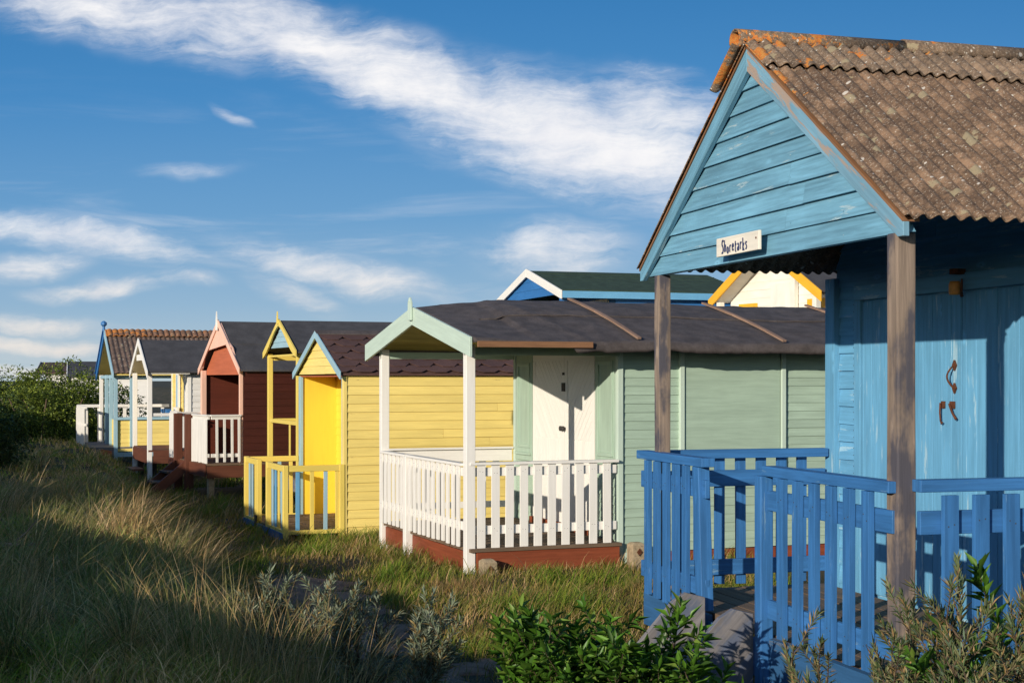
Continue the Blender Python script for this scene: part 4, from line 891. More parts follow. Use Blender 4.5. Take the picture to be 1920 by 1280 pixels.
# ------------------------------------------------------------------ 7. farthest hut of the row
def far_hut():
    h = thing('beach_hut', (-8.8, 33, 0), rad(21.5), 'farthest beach hut of the row, blue verges, orange lichen ridge, yellow balustrade', 'beach hut', 'beach huts in the main row')
    WD, LEN = 2.9, 4.6; yc = WD/2; ze, za = 2.14, 3.10; y0, y1 = -.2, WD+.35; yc = (y0+y1)/2; XW = 1.7
    for ye in (y0, y1): corrugated(h, 'roof', 'lichen_far', -.06, LEN, ye, ze, yc, za, pitch=.11, amp=.009, sols=.01)
    mb = MB(); x = -.08; k = 0
    for ye, sg in ((y0, 1), (y1, -1)): corrugated(h, 'ridge_tile', 'lichen_orange', -.07, LEN, ye, ze, yc, za, pitch=.13, amp=.014, zoff=.03, s0=-.01, s1=.14, sols=.03)
    mb = verge(h, -.062, y0-.03, y1+.03, ze-.02, za+.04, .15, .03, 'pale_blue')
    mb[1].data.materials.clear(); mb[1].data.materials.append(MATS['blue_dark'])
    mb = MB()
    for a, b_ in ((y1+.05, yc),): mb.prism([(a,ze+.02),(b_,za+.08),(b_,za+.045),(a,ze-.015)], -.12, -.062, lambda p, q: (q, p[0], p[1]), (0,b_-a,1))
    mb.build('verge_cap', 'royal_blue', h)
    mb = MB(); mb.tube([(-.09,yc,za+.02),(-.09,yc,za+.12),(-.09,yc,za+.16),(-.09,yc,za+.21),(-.09,yc,za+.25)],[.03,.03,.07,.07,.02],8); mb.build('finial', 'royal_blue', h)
    mb = MB(); 
    for ya in (y0+.02, y1-.02): mb.hexa([(-.05,ya,ze-.05),(XW,ya,ze-.05),(XW,yc,za-.05),(-.05,yc,za-.05),(-.05,ya,ze-.035),(XW,ya,ze-.035),(XW,yc,za-.035),(-.05,yc,za-.035)])
    mb.build('soffit', 'yellow_paint', h)
    for x, y, m_ in ((0,0,'pale_blue'),(.0,.85,'pale_blue'),(.0,1.75,'pale_blue'),(.0,WD,'white_paint'),(.35,.0,'pale_blue')): post(h, x, y, .5 if x else .1, ze-.04, .085, m_)
    mb = MB(); mb.box(.05,XW,-.03,.03,ze-.12,ze-.05); mb.box(-.03,.03,.05,WD-.05,ze-.12,ze-.05,(0,1,0)); mb.build('beam', 'pale_blue', h)
    mb = MB(); clap(mb, NS(.02), .40, 1.10, .10, .05, 1.45, .014, (1,0,0)); clap(mb, FR(.02), .40, 1.10, .10, .05, .82, .014, (0,1,0)); mb.box(.05,1.45,.02,.05,.4,1.10); mb.box(.02,.05,.05,.82,.4,1.10,(0,1,0)); b_ = mb.build('balustrade', 'yellow_paint', h)
    mb = MB(); mb.box(-.04,1.5,-.05,.08,1.102,1.16,(1,0,0)); mb.build('handrail', 'pale_blue', b_)
    mb = MB(); mb.box(.02,1.5,-.0,.03,.28,.38); mb.build('plinth', 'pale_blue', h)
    railing(h, (-.55,.9), (-.55,WD), [(1.33,1.39,.05),(.94,1.0,.04)], [.15+.22*i for i in range(9)], .10, .02, .5, 1.33, 'white_paint', 'white_paint', side=-1)
    railing(h, (-.55,WD), (1.6,WD), [(1.33,1.40,.05)], [.2+.3*i for i in range(8)], .08, .02, .5, 1.33, 'white_paint', 'white_paint', side=-1)
    deck(h, -.6, XW, .0, WD+.05, .5, mat='grey_board'); mb = MB(); mb.box(-.63,-.605,.0,WD+.05,.05,.46,(0,1,0)); mb.box(-1.0,.0,-.03,-.005,.2,.46); mb.build('fascia', 'grey_board', h)
    mb = MB(); clap(mb, NS(0), .4, ze-.03, .12, XW+.05, LEN, .014); clap(mb, FS(WD), .4, ze-.03, .12, XW, LEN, .014); clap(mb, FR(XW+.03), .5, ze, .12, 0, WD, .012, (0,1,0)); mb.box(LEN-.03, LEN, 0, WD, .4, ze, (0,1,0)); mb.build('wall', 'white_paint', h)
    mb = MB(); mb.box(XW-.02,XW+.01,1.0,1.9,.52,ze-.05,(0,0,1)); mb.build('door', 'cream', h); 
    bn = thing('bench', loc21(-8.8,33,1.35,.7)+(.5,), rad(21.5), 'dark blue bench on the deck behind the yellow boarded balustrade', 'bench')
    mb = MB(); mb.box(-.2,.2,-.45,.45,.74,.82,(0,1,0)); mb.build('seat', 'royal_blue', bn); 
    for x, y in ((-.15,-.4),(.15,-.4),(-.15,.4),(.15,.4)): mb = MB(); mb.box(x-.03,x+.03,y-.03,y+.03,0,.74); mb.build('leg', 'royal_blue', bn)
    bd = thing('board', loc21(-8.8,33,-.35,-.14)+(.12,), rad(21.5), 'orange red board leaning by the yellow balustrade of the farthest hut', 'board')
    mb = MB(); mb.prism([(-.35,0),(.25,0),(.25,.30),(.05,.34)], -.02, .02, lambda p, q: (p[0], q, p[1])); mb.build('panel', 'coral', bd)
far_hut()

# ------------------------------------------------------------------ 8. huts behind and above the row
def blue_green_hut():
    h = thing('beach_hut', (.877, 26, 0), rad(18), 'blue beach hut with green felt roof and white verges standing behind the sage green hut', 'beach hut')
    WD, LEN = 3.5, 3.62; yc = WD/2; ze, za = 3.56, 4.02; y0, y1 = -.06, WD+.06; B = 'blue_dark'
    rf = roof_slabs(h, -.05, LEN, y0-.08, y1+.08, ze, za, .04, 'felt_green')
    mb = MB()
    for k in range(1, 6):
        s_ = k/6; mb.bar((0, y0+(yc-y0)*s_, ze+(za-ze)*s_+.004), (LEN, y0+(yc-y0)*s_, ze+(za-ze)*s_+.004), .02, .012)
    mb.build('lap', 'felt_green', rf)
    verge(h, -.055, y0-.10, y1+.10, ze-.02, za+.02, .14, .03, 'white_paint')
    mb = MB(); clap(mb, FR(-.01), ze-.06, za-.05, .15, lambda z: y0+.1+(max(z,ze)-ze)/(za-ze)*(yc-y0), lambda z: y1-.1-(max(z,ze)-ze)/(za-ze)*(yc-y0), .012, (0,1,0)); mb.build('gable_boarding', B, h)
    mb = MB(); mb.box(-.05, LEN, y0-.10, y0-.07, ze-.14, ze-.02, (1,0,0)); mb.box(-.05, LEN, y1+.07, y1+.10, ze-.14, ze-.02, (1,0,0)); mb.build('fascia', 'sky_blue', h)
    for y in (.03, WD-.05): post(h, .03, y, .6, ze-.08, .11, B)
    mb = MB(); X = 1.0; clap(mb, NS(0), .9, ze-.06, .14, X, LEN, .014); clap(mb, FS(WD), .9, ze-.06, .14, X, LEN, .014); mb.box(LEN-.03,LEN,0,WD,.9,ze,(0,1,0)); mb.box(X,X+.03,0,WD,.9,ze,(0,1,0)); mb.build('wall', B, h)
    mb = MB(); mb.box(X-.03,X-.002,.3,1.9,1.4,ze-.12,(0,0,1)); mb.build('door', 'cream', h)
    mb = MB(); mb.box(-.03, X, -.03, WD+.03, 1.3, 1.36); mb.box(0,.1,0,.1,.2,1.3,(0,0,1)); mb.box(0,.1,WD-.1,WD,.2,1.3,(0,0,1)); mb.build('deck', 'deck_brown', h)
blue_green_hut()
def cream_hut():
    h = thing('beach_hut', (4.83, 23.5, 0), rad(26.7), 'cream white beach hut with orange yellow verges and shutters, seen under the blue porch roof', 'beach hut')
    WD, LEN = 2.75, 3.8; yc = WD/2; ze, za = 3.40, 4.28; y0, y1 = -.06, WD+.06; Cc = 'cream'
    roof_slabs(h, -.05, LEN, y0-.08, y1+.08, ze, za, .04, 'felt_grey')
    verge(h, -.055, y0-.12, y1+.12, ze-.02, za+.02, .16, .03, 'orange_yellow')
    for y in (.05, WD-.05): post(h, .02, y, .6, ze-.06, .10, Cc)
    X = .28
    mb = MB()
    for ya in (y0+.02, y1-.02): mb.hexa([(-.05,ya,ze-.06),(X,ya,ze-.06),(X,yc,za-.06),(-.05,yc,za-.06),(-.05,ya,ze-.045),(X,ya,ze-.045),(X,yc,za-.045),(-.05,yc,za-.045)])
    mb.build('soffit', Cc, h)
    mb = MB(); clap(mb, FR(X), 1.0, za-.08, .14, lambda z: max(0, (z-ze)/(za-ze)*(yc-y0)), lambda z: WD-max(0, (z-ze)/(za-ze)*(yc-y0)), .012, (0,1,0)); clap(mb, NS(0), 1.0, ze-.05, .14, X, LEN, .014); clap(mb, FS(WD), 1.0, ze-.05, .14, X, LEN, .014); mb.box(LEN-.03,LEN,0,WD,1.,ze,(0,1,0)); mb.build('wall', Cc, h)
    mb = MB(); mb.box(X-.04,X-.013,1.0,1.55,1.2,ze+.2,(0,0,1)); mb.build('door', Cc, h); 
    for a in (.06, 1.95): mb = MB(); mb.box(X-.05,X-.016,a,a+.50,2.3,3.30,(0,0,1)); mb.build('shutter', 'orange_yellow', h)
    mb = MB(); mb.box(X-.10,X-.03,.82,.94,1.1,ze+.3,(0,0,1)); mb.build('drainpipe', Cc, h)
    mb = MB(); mb.box(-.03, X, -.03, WD+.03, 1.1, 1.16); mb.box(0,.1,0,.1,.2,1.1,(0,0,1)); mb.box(0,.1,WD-.1,WD,.2,1.1,(0,0,1)); mb.build('deck', 'deck_brown', h)
cream_hut()
def far_roof(x, y, rz_, wd, ln, ze, za, label, mat, vm):
    h = thing('beach_hut', (x, y, 0), rz_, label, 'beach hut'); yc = wd/2
    roof_slabs(h, -.05, ln, -.15, wd+.15, ze, za, .05, mat); verge(h, -.055, -.18, wd+.18, ze-.02, za+.03, .16, .03, vm)
    mb = MB(); mb.box(.3, ln, 0, .05, .2, ze-.04); mb.box(.3, ln, wd-.05, wd, .2, ze-.04); mb.prism([(0,.2),(wd,.2),(wd,ze-.05),(yc,za-.07),(0,ze-.05)], .3, .35, lambda p, q: (q, p[0], p[1]), (0,1,0)); mb.box(ln-.05, ln, 0, wd, .2, ze-.04, (0,1,0)); mb.build('wall', 'white_paint', h)
    for yy in (.05, wd-.05): post(h, .02, yy, .1, ze-.02, .1, 'white_paint')
far_roof(-16.6, 52, rad(12), 3.6, 3.6, 2.25, 2.62, 'brown roofed hut far beyond the hedge at the left edge', 'brown_tile', 'white_paint')
far_roof(-14.3, 48, rad(16), 3.0, 2.6, 2.1, 2.60, 'small grey roofed hut with white verge peeping over the hedge', 'felt_grey', 'white_paint')

# ------------------------------------------------------------------ plants
def fans(n_, rs): return rs.standard_normal((n_, 3))
def leaf_arrays(base, dirs, L, Wd, rs, fold=.25, droop=.0):
    """one folded diamond per leaf -> verts, tris"""
    n = len(base); d = dirs/np.linalg.norm(dirs, axis=1, keepdims=True); up = rs.standard_normal((n, 3))*.35+np.array([0,0,1.]); s = np.cross(d, up); s /= np.linalg.norm(s, axis=1, keepdims=True)+1e-9; nrm = np.cross(s, d)
    L = np.broadcast_to(L, (n,))[:, None]; Wd = np.broadcast_to(Wd, (n,))[:, None]
    a = base; tip = base+d*L-nrm*L*droop; m = base+d*L*.45+nrm*L*.0
    l = m+s*Wd/2+nrm*Wd*fold; r = m-s*Wd/2+nrm*Wd*fold
    v = np.stack([a, l, tip, r], 1).reshape(-1, 3); i = np.arange(n)[:, None]*4
    f = np.concatenate([i+np.array([[0,1,2]]), i+np.array([[0,2,3]])], 1).reshape(-1, 3)
    return v, f
def tints(n, cols, rs, per, jit=.2):
    cols = np.array(cols); k = rs.integers(0, len(cols), n); c = cols[k]*(1+jit*(rs.random((n, 1))*2-1)); return np.repeat(c, per, 0)
def shrub(name, label, cat, loc, seed, stems, leafL, leafW, cols, mat='leaf', gap=.008, branch=.55, side_len=.3, up=.9, group=None, spread=.5, mb_r=.006, droop=.1, whorl=2):
    """stems: (dx, dy, height, lean_x, lean_y)"""
    rs = np.random.default_rng(seed); r_ = random.Random(seed); root = thing(name, loc, 0, label, cat, group); mb = MB(); B = []; D = []
    def run(p0, d0, ln, r0, depth, curve):
        n = max(4, int(ln/.05)); p = np.array(p0, float); d = np.array(d0, float); pts = [p.copy()]; st = ln/n
        for i in range(n):
            d = d+rs.standard_normal(3)*.07+np.array([0,0,curve]); d /= np.linalg.norm(d); p = p+d*st; pts.append(p.copy())
            t = (i+1)/n
            if depth > 0 and t > .12 and t < .92 and r_.random() < branch:
                az = r_.random()*6.283; q = np.array([math.cos(az), math.sin(az), up*(.4+.6*r_.random())]); q = q/np.linalg.norm(q)*.8+d*.3
                run(p, q/np.linalg.norm(q), side_len*(1.1-.6*t)*(.5+.8*r_.random()), r0*.5, depth-1, .06)
        mb.tube(pts, [r0*(1-.8*i/n)+.0012 for i in range(n+1)], 4)
        pts = np.array(pts); t0 = .25 if depth > 0 else .05; m = int(ln*(1-t0)/gap)
        if m < 2: return
        tt = t0+(1-t0)*np.sqrt(np.linspace(0, 1, m)); idx = np.clip(tt*n, 0, n-1e-6); k = idx.astype(int); fr = (idx-k)[:, None]; pos = pts[k]*(1-fr)+pts[k+1]*fr; tan = pts[k+1]-pts[k]; tan /= np.linalg.norm(tan, axis=1, keepdims=True)+1e-9
        az = np.arange(m)*2.4+rs.random(m); rad_ = np.cross(tan, np.tile([.1,.2,.97], (m, 1))+rs.standard_normal((m, 3))*.1); rad_ /= np.linalg.norm(rad_, axis=1, keepdims=True)+1e-9; b2 = np.cross(tan, rad_)
        o = rad_*np.cos(az)[:, None]+b2*np.sin(az)[:, None]; op = (1-.7*tt**3)[:, None]*spread*2; B.append(pos); D.append(tan*1.0+o*op)
    for dx, dy, hh, lx, ly in stems: d = np.array([lx, ly, 1.]); run((dx, dy, -.06), d/np.linalg.norm(d), hh, mb_r, 2 if hh > .5 else 1, .02)
    mb.build('stems', 'bark', root)
    B = np.concatenate(B); D = np.concatenate(D); n = len(B); v, f = leaf_arrays(B, D, leafL*(.45+.8*rs.random(n)), leafW*(.7+.5*rs.random(n)), rs, droop=droop)
    npmesh('foliage', v, f, mat, tints(n, cols, rs, 4), root); return n
def P(px, py, Z): return ((px-960)/F*Z, Z)
BK = [(.19,.23,.15),(.25,.29,.19),(.14,.18,.10),(.33,.36,.25),(.32,.23,.09)]
BKR = [(.15,.18,.07),(.11,.15,.055),(.19,.19,.08),(.09,.13,.05),(.27,.24,.12),(.13,.18,.11),(.32,.21,.09)]
def bt(n, w_, h0, h1, seed, lean=.25):
    r_ = random.Random(seed); return [(r_.uniform(-w_, w_), r_.uniform(-w_*.6, w_*.6), r_.uniform(h0, h1), r_.uniform(-lean, lean), r_.uniform(-lean, lean)) for _ in range(n)]
GB = 'sea buckthorn bushes in the foreground'
def gz(x, y): return float(hgt(x, y))
for (px, Z, n, w_, h0, h1, sd_, lb) in ((520,8.0,6,.15,.40,.62,11,'low grey green sea buckthorn nearest the bottom left straw tuft'),(672,8.7,6,.12,.60,.84,12,'tallest grey green sea buckthorn beside the sandy path'),(785,8.4,6,.13,.45,.68,13,'grey green sea buckthorn right of the tallest one, left of the green elder'),(850,8.0,3,.1,.3,.42,14,'small low sea buckthorn shoots at the bottom edge right of the path')):
    x, y = P(px, 0, Z); shrub('sea_buckthorn', lb, 'shrub', (x, y, gz(x, y)), sd_, bt(n, w_, h0, h1, sd_, .12), .062, .011, BK, gap=.0075, group=GB, side_len=.24, spread=.55, up=1.3)
for (px, Z, n, w_, h0, h1, sd_, lb) in ((1655,5.3,9,.15,.8,1.12,21,'brownish sea buckthorn clump just left of the near weathered porch post'),(1800,4.9,13,.2,.8,1.38,22,'tall brownish sea buckthorn bush in front of the blue side railing'),(1905,4.6,10,.15,.7,1.2,23,'brownish sea buckthorn bush cut by the right edge of the picture'),(1720,4.7,12,.28,.6,.95,24,'low brownish sea buckthorn at the bottom below the weathered post')):
    x, y = P(px, 0, Z); z = .18; shrub('sea_buckthorn', lb, 'shrub', (x, y, gz(x, y)), sd_, [(a, b_, c_*1.12, d_, e_) for a, b_, c_, d_, e_ in bt(n, w_, h0, h1, sd_, .12)], .046, .0075, BKR, gap=.0055, group=GB, side_len=.24, spread=.5, up=1.2)
# elder bushes with broad pointed leaves
EL = [(.06,.15,.014),(.09,.21,.02),(.12,.25,.03),(.045,.10,.012),(.07,.17,.02),(.17,.26,.04)]
for (px, Z, n, w_, h0, h1, sd_, lb, ls) in ((1130,7.0,34,.30,.55,.98,31,'bright green elder bush in front of the blue hut steps',.085),(1105,6.9,18,.22,.5,.78,33,'lower left shoulder of bright green elder by the grass',.08),(1385,7.0,4,.06,.35,.62,32,'small bright green elder shoots against the blue newel post',.07),(1850,5.0,5,.2,1.1,1.45,34,'few dark green elder shoots among the sea buckthorn at the right',.08)):
    x, y = P(px, 0, Z); shrub('elder_bush', lb, 'shrub', (x, y, gz(x, y)), sd_, bt(n, w_, h0, h1, sd_, .35), ls, ls*.31, EL, mat='leaf_glossy', gap=.012, group='elder bushes in the foreground', side_len=.2, spread=.75, droop=.3, branch=.5)

def crown(root, rs, blobs, n, L, Wd, cols, mat='leaf'):
    """leaf clusters on the shells of many overlapping lumps"""
    B = []; D = []; tot = sum(b[3]**2 for b in blobs)
    for (x, y, z, r) in blobs:
        k = int(n*r*r/tot); q = rs.standard_normal((k, 3)); q /= np.linalg.norm(q, axis=1, keepdims=True); rr = r*(1-.35*rs.random((k, 1))**2)*(1+.12*np.sin(q[:, :1]*7+x)+.1*np.sin(q[:, 1:2]*9+z)); B.append(np.array([x, y, z])+q*rr*np.array([1,1,.95])); D.append(q+rs.standard_normal((k, 3))*.6)
    B = np.concatenate(B); D = np.concatenate(D); m = B[:, 2] > .02; B, D = B[m], D[m]; n = len(B)
    v, f = leaf_arrays(B, D, L*(.6+.8*rs.random(n)), Wd*(.7+.6*rs.random(n)), rs, droop=.2); npmesh('foliage', v, f, mat, tints(n, cols, rs, 4, .35), root)
def bush(name, label, loc, seed, w_, dp, hh, n, L, cols, group=None, nb=40):
    rs = np.random.default_rng(seed); root = thing(name, loc, 0, label, 'shrub', group); blobs = []
    for i in range(nb):
        a = rs.uniform(-1, 1); b_ = rs.uniform(-1, 1); top = hh*(1-.2*a*a)*(.85+.2*rs.random()); r = rs.uniform(.13, .24)*hh
        blobs.append((a*w_/2, b_*dp/2, rs.uniform(.15, 1)*(top-r), r))
    mb = MB()
    for i in range(6):
        x, y = rs.uniform(-w_/3, w_/3), rs.uniform(-dp/3, dp/3); mb.tube([(x, y, -.2), (x+rs.uniform(-.2,.2), y, hh*.4), (x+rs.uniform(-.5,.5), y, hh*.75)], [.06,.04,.015], 6)
    mb.build('trunk', 'bark', root); crown(root, rs, blobs, n, L, L*.5, cols)
HG = [(.14,.19,.025),(.20,.26,.035),(.10,.14,.025),(.28,.33,.05),(.07,.10,.025)]
bush('hedge_bush', 'large dense dark green bush to the left of the farthest hut', (-12.6, 42.5, -.2), 41, 2.8, 2.8, 2.9, 26000, .085, HG, nb=60)
bush('hedge_bush', 'middle green bush of the thicket with grey roof above it', (-14.2, 42.5, -.1), 42, 2.4, 2.4, 2.6, 20000, .085, HG, nb=50)
bush('hedge_bush', 'lower green bush of the thicket below the brown far roof', (-12.75, 40.2, -.1), 43, 2.3, 1.6, 2.1, 16000, .08, HG, nb=45)
bush('hedge_bush', 'dark bush at the left picture edge, nearest of the thicket', (-9.75, 26.0, .35), 44, 1.4, 2.2, 1.7, 16000, .07, [(.06,.095,.025),(.09,.13,.03),(.04,.065,.018)], nb=45)
bush('hedge_bush', 'bush tops on the skyline at the far left beyond the thicket', (-16.5, 45, .0), 45, 4.5, 3, 2.0, 20000, .1, HG, nb=50)

# grass: ribbons bent by the wind
def blades(x, y, z, hh, lean, az, wd, segs=3, curl=1.0):
    n = len(x); t = np.linspace(0, 1, segs+1); px = -np.sin(az); py = np.cos(az); V = []
    # blade turned mostly to a random side
    fa = az+np.pi/2+np.random.default_rng(5).uniform(-1.2, 1.2, n); sx_, sy_ = np.cos(fa), np.sin(fa)
    for i, tt in enumerate(t):
        off = lean*hh*(tt**(1+curl)); cx = x+np.cos(az)*off; cy = y+np.sin(az)*off; cz = z+hh*tt*(1-.35*lean*tt**1.5)
        w_ = wd*(1-tt)**.7 if i < segs else 0*wd
        if i < segs: V.append(np.stack([cx-sx_*w_/2, cy-sy_*w_/2, cz], 1)); V.append(np.stack([cx+sx_*w_/2, cy+sy_*w_/2, cz], 1))
        else: V.append(np.stack([cx, cy, cz], 1))
    V = np.stack(V, 1); k = V.shape[1]; base = np.arange(n)[:, None]*k; f = []
    for i in range(segs-1): f += [base+np.array([[2*i, 2*i+1, 2*i+3]]), base+np.array([[2*i, 2*i+3, 2*i+2]])]
    f.append(base+np.array([[2*segs-2, 2*segs-1, 2*segs]]))
    return V.reshape(-1, 3), np.concatenate(f, 0), k
GRN = [(.10,.13,.022),(.14,.17,.028),(.08,.105,.02),(.19,.18,.04),(.29,.20,.07),(.16,.145,.035)]
STR = [(.36,.26,.14),(.26,.18,.09),(.42,.31,.18),(.15,.15,.06)]
def path_d(x, y):
    p = np.array(PATH); d = np.full(x.shape, 9.)
    for a, b_ in zip(p, p[1:]):
        ab = b_-a; t = np.clip(((x-a[0])*ab[0]+(y-a[1])*ab[1])/(ab@ab), 0, 1); d = np.minimum(d, np.hypot(x-a[0]-ab[0]*t, y-a[1]-ab[1]*t))
    a = np.array([-.6,9.4]); ab = np.array([.7,1.2]); t = np.clip(((x-a[0])*ab[0]+(y-a[1])*ab[1])/(ab@ab), 0, 1); return np.minimum(d, np.hypot(x-a[0]-ab[0]*t, y-a[1]-ab[1]*t)+.15)
def hut_mask(x, y):
    m = np.zeros(x.shape, bool)
    for ox, oy, th, L0, L1, W_ in ((1.726,6.59,16.4,-.0,4.2,3.05),(-.44,15.3,21.5,.05,5.4,3.0),(-2.31,20.46,21.5,-.78,3.5,2.62),(-3.57,24.75,21.5,0,4.,2.2),(-5.0,27.5,27,-.55,5.,2.75),(-7.78,31.9,21.5,0,4.6,2.4),(-9.68,36.3,21.5,-.6,5.,3.2)):
        c, s = math.cos(rad(th)), math.sin(rad(th)); lx = (x-ox)*c+(y-oy)*s; ly = -(x-ox)*s+(y-oy)*c; m |= (lx > L0) & (lx < L1) & (ly > .02) & (ly < W_)
    return m
def grass():
    rs = np.random.default_rng(3); n = 900000; Zs = 6.2*np.exp(rs.random(n)**1.0*math.log(46/6.2)); xs = (rs.random(n)*2-1)*(.40*Zs+.3); xs = xs
    dl = (-1.9-.30*(Zs-12))-xs
    pn = np.sin(xs*2.1+Zs*1.3)*np.sin(Zs*1.9-xs*1.2)+.6*np.sin(xs*5.2-Zs*3.1)*np.sin(xs*3.3+Zs*4.4)
    keep = rs.random(n) < np.clip(.55+.35*pn, .10, 1)*np.where(dl > .6, np.clip(.5+.6*np.sin(xs*3.1+Zs*.9)*np.sin(Zs*1.4-xs*2.3), .08, 1), 1)
    pd = path_d(xs, Zs); keep &= ((pd > .30+.2*rs.random(n)+.08*pn) | (rs.random(n) < .10) | ((Zs > 15.2) | ((Zs < 10.2) & (xs < -.7)))) & ~hut_mask(xs, Zs) & (xs < 2.6+.0*Zs) & ~((xs > .35*Zs-2.2) & (Zs > 24))
    x, y, d_, p_ = xs[keep], Zs[keep], dl[keep], pn[keep]; m = len(x); r = rs.random(m)
    long_ = sst(.2, 1.1, d_)
    hh = (.05+.21*r**2.2+.05*np.clip(p_, 0, 1))*(1-long_)+long_*(.07+.18*r**1.8)
    hh *= (.6+.4*sst(.3, .9, path_d(x, y)))*(1-.3*sst(12.8, 14.3, y)*sst(16.5, 15.5, y)*(1-long_))
    rare = rs.random(m) < .012; hh[rare] *= 1.9
    lean = .25+.6*rs.random(m)+.25*long_; az = np.where(rs.random(m) < .55-.4*long_, .3+.7*rs.standard_normal(m), rs.random(m)*6.283)
    wd = (.0032+.00042*y)*(.7+.6*rs.random(m))
    V, f, k = blades(x, y, hgt(x, y)-.01, hh, lean, az, wd)
    cg = np.array(GRN)[rs.integers(0, len(GRN), m)]; cs = np.array(STR)[rs.integers(0, len(STR), m)]
    lush = sst(.0, .8, p_)[:, None]
    pst = np.clip(.24+.15*long_-.22*p_+.5*rare, .04, .8)
    cg = cg*(1-.0)*(1-lush)+lush*cg*np.array([.85,1.25,.7])
    c = np.where((rs.random(m) < pst)[:, None], cs, cg)*(1+.3*(rs.random((m, 1))-.5))
    c = c*(1+1.0*long_)[:, None]*np.array([1.1,1.0,.85]); T = np.repeat(c, k, 0)  # dune grass colour brightened to make up for the low light there
    # marram tussocks on the dune: blades lean out from the middle of each
    nc = 2600; cz = 7.2*np.exp(rs.random(nc)*math.log(34/7.2)); cx_ = (rs.random(nc)*2-1)*(.38*cz+.2); cd = (-1.9-.30*(cz-12))-cx_
    ok = (cd > .25+.5*rs.random(nc)) & (cx_ < .2) & ~hut_mask(cx_, cz) & (path_d(cx_, cz) > .35) & ((np.sin(cx_*3.1+cz*.9)*np.sin(cz*1.4-cx_*2.3) > -.55+.25*rs.random(nc))); cx_, cz, cd = cx_[ok], cz[ok], cd[ok]; nc = len(cx_)
    nb = np.clip((26+70*rs.random(nc)**2)*np.clip(14/cz, .5, 1.3), 14, 130).astype(int); rr_ = .06+.16*rs.random(nc); hc = (.16+.50*rs.random(nc)**1.6)*(.6+.4*sst(.3, 1.2, cd)); kind = rs.random(nc); idx = np.repeat(np.arange(nc), nb); M = len(idx)
    a = rs.random(M)*6.283; q = np.sqrt(rs.random(M)); X_ = cx_[idx]+rr_[idx]*q*np.cos(a); Y_ = cz[idx]+rr_[idx]*q*np.sin(a); H = hc[idx]*(.4+.6*rs.random(M)); wind = np.where(rs.random(M) < .14, .4+.5*rs.standard_normal(M), a+.4*rs.standard_normal(M))
    V2, f2, k2 = blades(X_, Y_, hgt(X_, Y_)-.02, H, (.25+.9*rs.random(M))*(.5+.7*q), wind, (.0045+.00038*Y_)*(.6+.7*rs.random(M)), 4)
    pal = np.array([(.21,.23,.055),(.14,.19,.04),(.28,.26,.085),(.17,.19,.065)]); ps_ = np.array([(.55,.37,.15),(.44,.29,.12),(.62,.44,.22),(.34,.23,.09)])
    c2 = np.where((rs.random(M) < np.clip(.12+.75*kind[idx]**4, 0, .8))[:, None], ps_[rs.integers(0, 4, M)], pal[rs.integers(0, 4, M)])*(.75+.5*rs.random((M, 1)))*(.5+.95*rs.random(nc))[idx][:, None]
    V2n = len(V); V = np.concatenate([V, V2]); f = np.concatenate([f, f2+V2n]); T = np.concatenate([T, np.repeat(c2, k2, 0)])
    o = npmesh('grass', V, f, 'grass_blade', T); tag(o, 'rough green and straw dune grass covering the ground', 'grass', kind='stuff')
    print('grass blades', m, M)
grass()
def tuft(name, label, px, py, Z, n, hh, w_, seed, cols, lean=.6, azm=None, wd=.006, group='marram grass tufts'):
    rs = np.random.default_rng(seed); x0, y0 = P(px, py, Z); z0 = gz(x0, y0); r = w_*np.sqrt(rs.random(n))*.5; a = rs.random(n)*6.283; x, y = r*np.cos(a), r*np.sin(a)
    az = a+rs.standard_normal(n)*.7 if azm is None else np.where(rs.random(n) < .65, azm+rs.standard_normal(n)*.6, a)
    h_ = hh*(.35+.65*rs.random(n)**.8); V, f, k = blades(x, y, hgt(x0+x, y0+y)-z0-.02, h_, lean*(.2+1.1*rs.random(n)), az, wd*(.6+.8*rs.random(n)), 6, .9)
    c = np.array(cols)[rs.integers(0, len(cols), n)]*(1+.3*(rs.random((n, 1))-.5)); o = npmesh(name, V, f, 'grass_blade', np.repeat(c, k, 0)); o.location = (x0, y0, z0); tag(o, label, 'grass tuft', group)
ST2 = [(.56,.37,.18),(.44,.28,.13),(.66,.47,.26),(.32,.23,.10),(.20,.18,.06)]
GR2 = [(.25,.23,.08),(.18,.19,.05),(.40,.31,.15),(.27,.24,.10)]
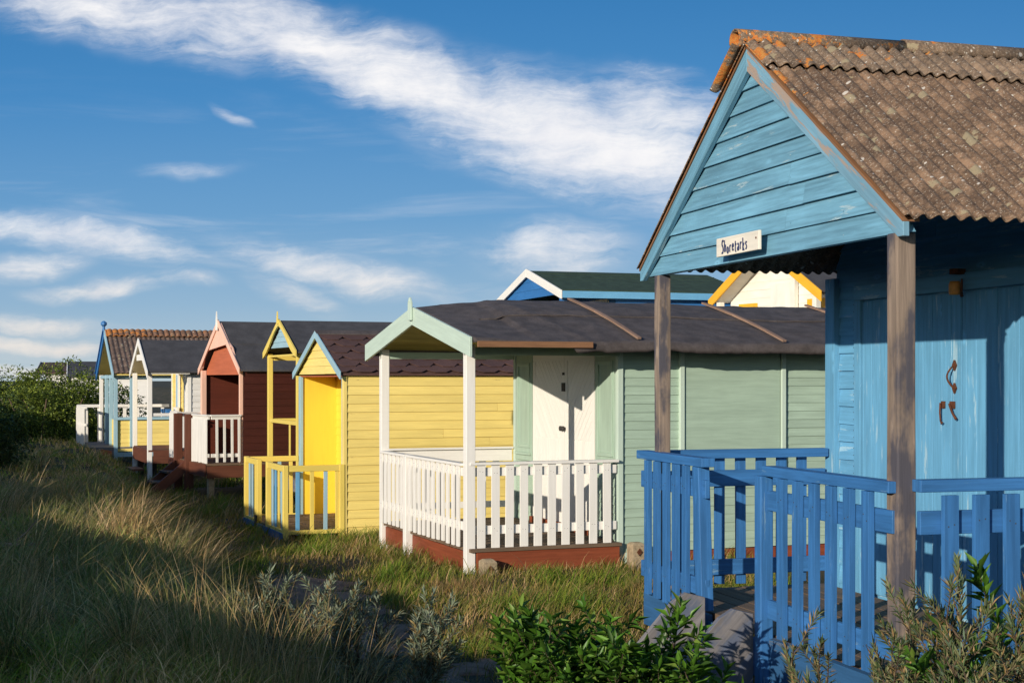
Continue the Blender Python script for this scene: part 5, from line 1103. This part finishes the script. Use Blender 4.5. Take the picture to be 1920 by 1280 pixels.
for t_ in (
 ('large pale straw tuft in the middle of the left dune, lit by the sun', 225,0,13.3,620,.74,.55,51,ST2,.80,.1,.0065),
 ('second pale tuft right of the large sunlit one, above the dark bank', 345,0,12.6,460,.66,.5,52,ST2+GR2,.65,.2,.006),
 ('grey green tuft on the dark bank, below the second pale tuft', 350,0,11.0,260,.55,.45,53,GR2,.8,.0,.0055),
 ('straw tuft at the bottom edge beside the low sea buckthorn', 560,0,7.6,420,.85,.85,54,ST2+GR2,.55,None,.0048),
 ('thin tall straw tuft at the bottom, left of the sea buckthorns', 425,0,7.4,240,.82,.8,55,ST2+GR2,.5,None,.0045),
 ('wispy tuft low on the left picture edge', -10,0,8.5,260,.75,.6,56,GR2+ST2,.7,.3,.005),
 ('green grey tuft high on the left dune near the dark bush', 60,0,17.5,420,.62,.9,57,GR2,.7,.2,.008),
 ('green grey tuft on the dune below the farthest hut', 165,0,20.5,420,.6,1.1,58,GR2,.8,.3,.009),
 ('broad dark tuft on the dune below the narrow white hut', 300,0,19.5,420,.5,1.1,59,GR2,.9,.3,.009),
 ('straw coloured tuft at the left edge halfway down', -5,0,15,360,.75,.7,60,ST2+GR2,.8,.5,.008),
 ('dark tuft left of the large sunlit straw tuft', 100,0,13.8,380,.55,.8,61,GR2,.8,.3,.007),
 ('sparse dark tuft in the shade at the bottom left', 190,0,9.6,260,.45,.9,62,GR2,.8,.2,.005),
 ('tuft bending over the shaded slope in front of the maroon hut steps', 360,0,16.5,300,.5,.8,63,GR2+ST2,.8,.2,.007),
 ('golden dry tuft at the foot of the white porch', 860,0,14.2,420,.24,.55,64,[(.36,.20,.08),(.28,.17,.07),(.2,.15,.06)],1.1,None,.004),
 ('few tall straw stalks in front of the red deck beam', 1010,0,10.5,40,.50,.5,65,ST2,.45,None,.0045),
 ('golden grass tuft around the taller concrete stub', 1215,0,14.0,260,.30,.5,66,[(.34,.22,.09),(.22,.18,.06),(.12,.14,.04)],.9,None,.0045)):
    lb, px, py, Z, n, hh, w_, sd_, cols, lean, azm, wd = t_; tuft('marram_tuft', lb, px, py, Z, n, hh, w_, sd_, cols, lean, azm, wd)
def twig():
    x, y = P(20, 0, 12.5); t = thing('dead_branch', (x, y, gz(x, y)+.12), .2, 'bare pale dead branch lying on the dune at the left edge', 'branch')
    mb = MB(); mb.tube([(-.5,0,.05),(-.2,.02,.02),(.1,0,.0),(.28,.03,.01)], [.022,.018,.013,.006], 6); mb.tube([(.0,.0,.0),(.12,.05,.1),(.2,.07,.2)], [.01,.007,.003], 5); mb.build('wood', 'batten', t)
twig()
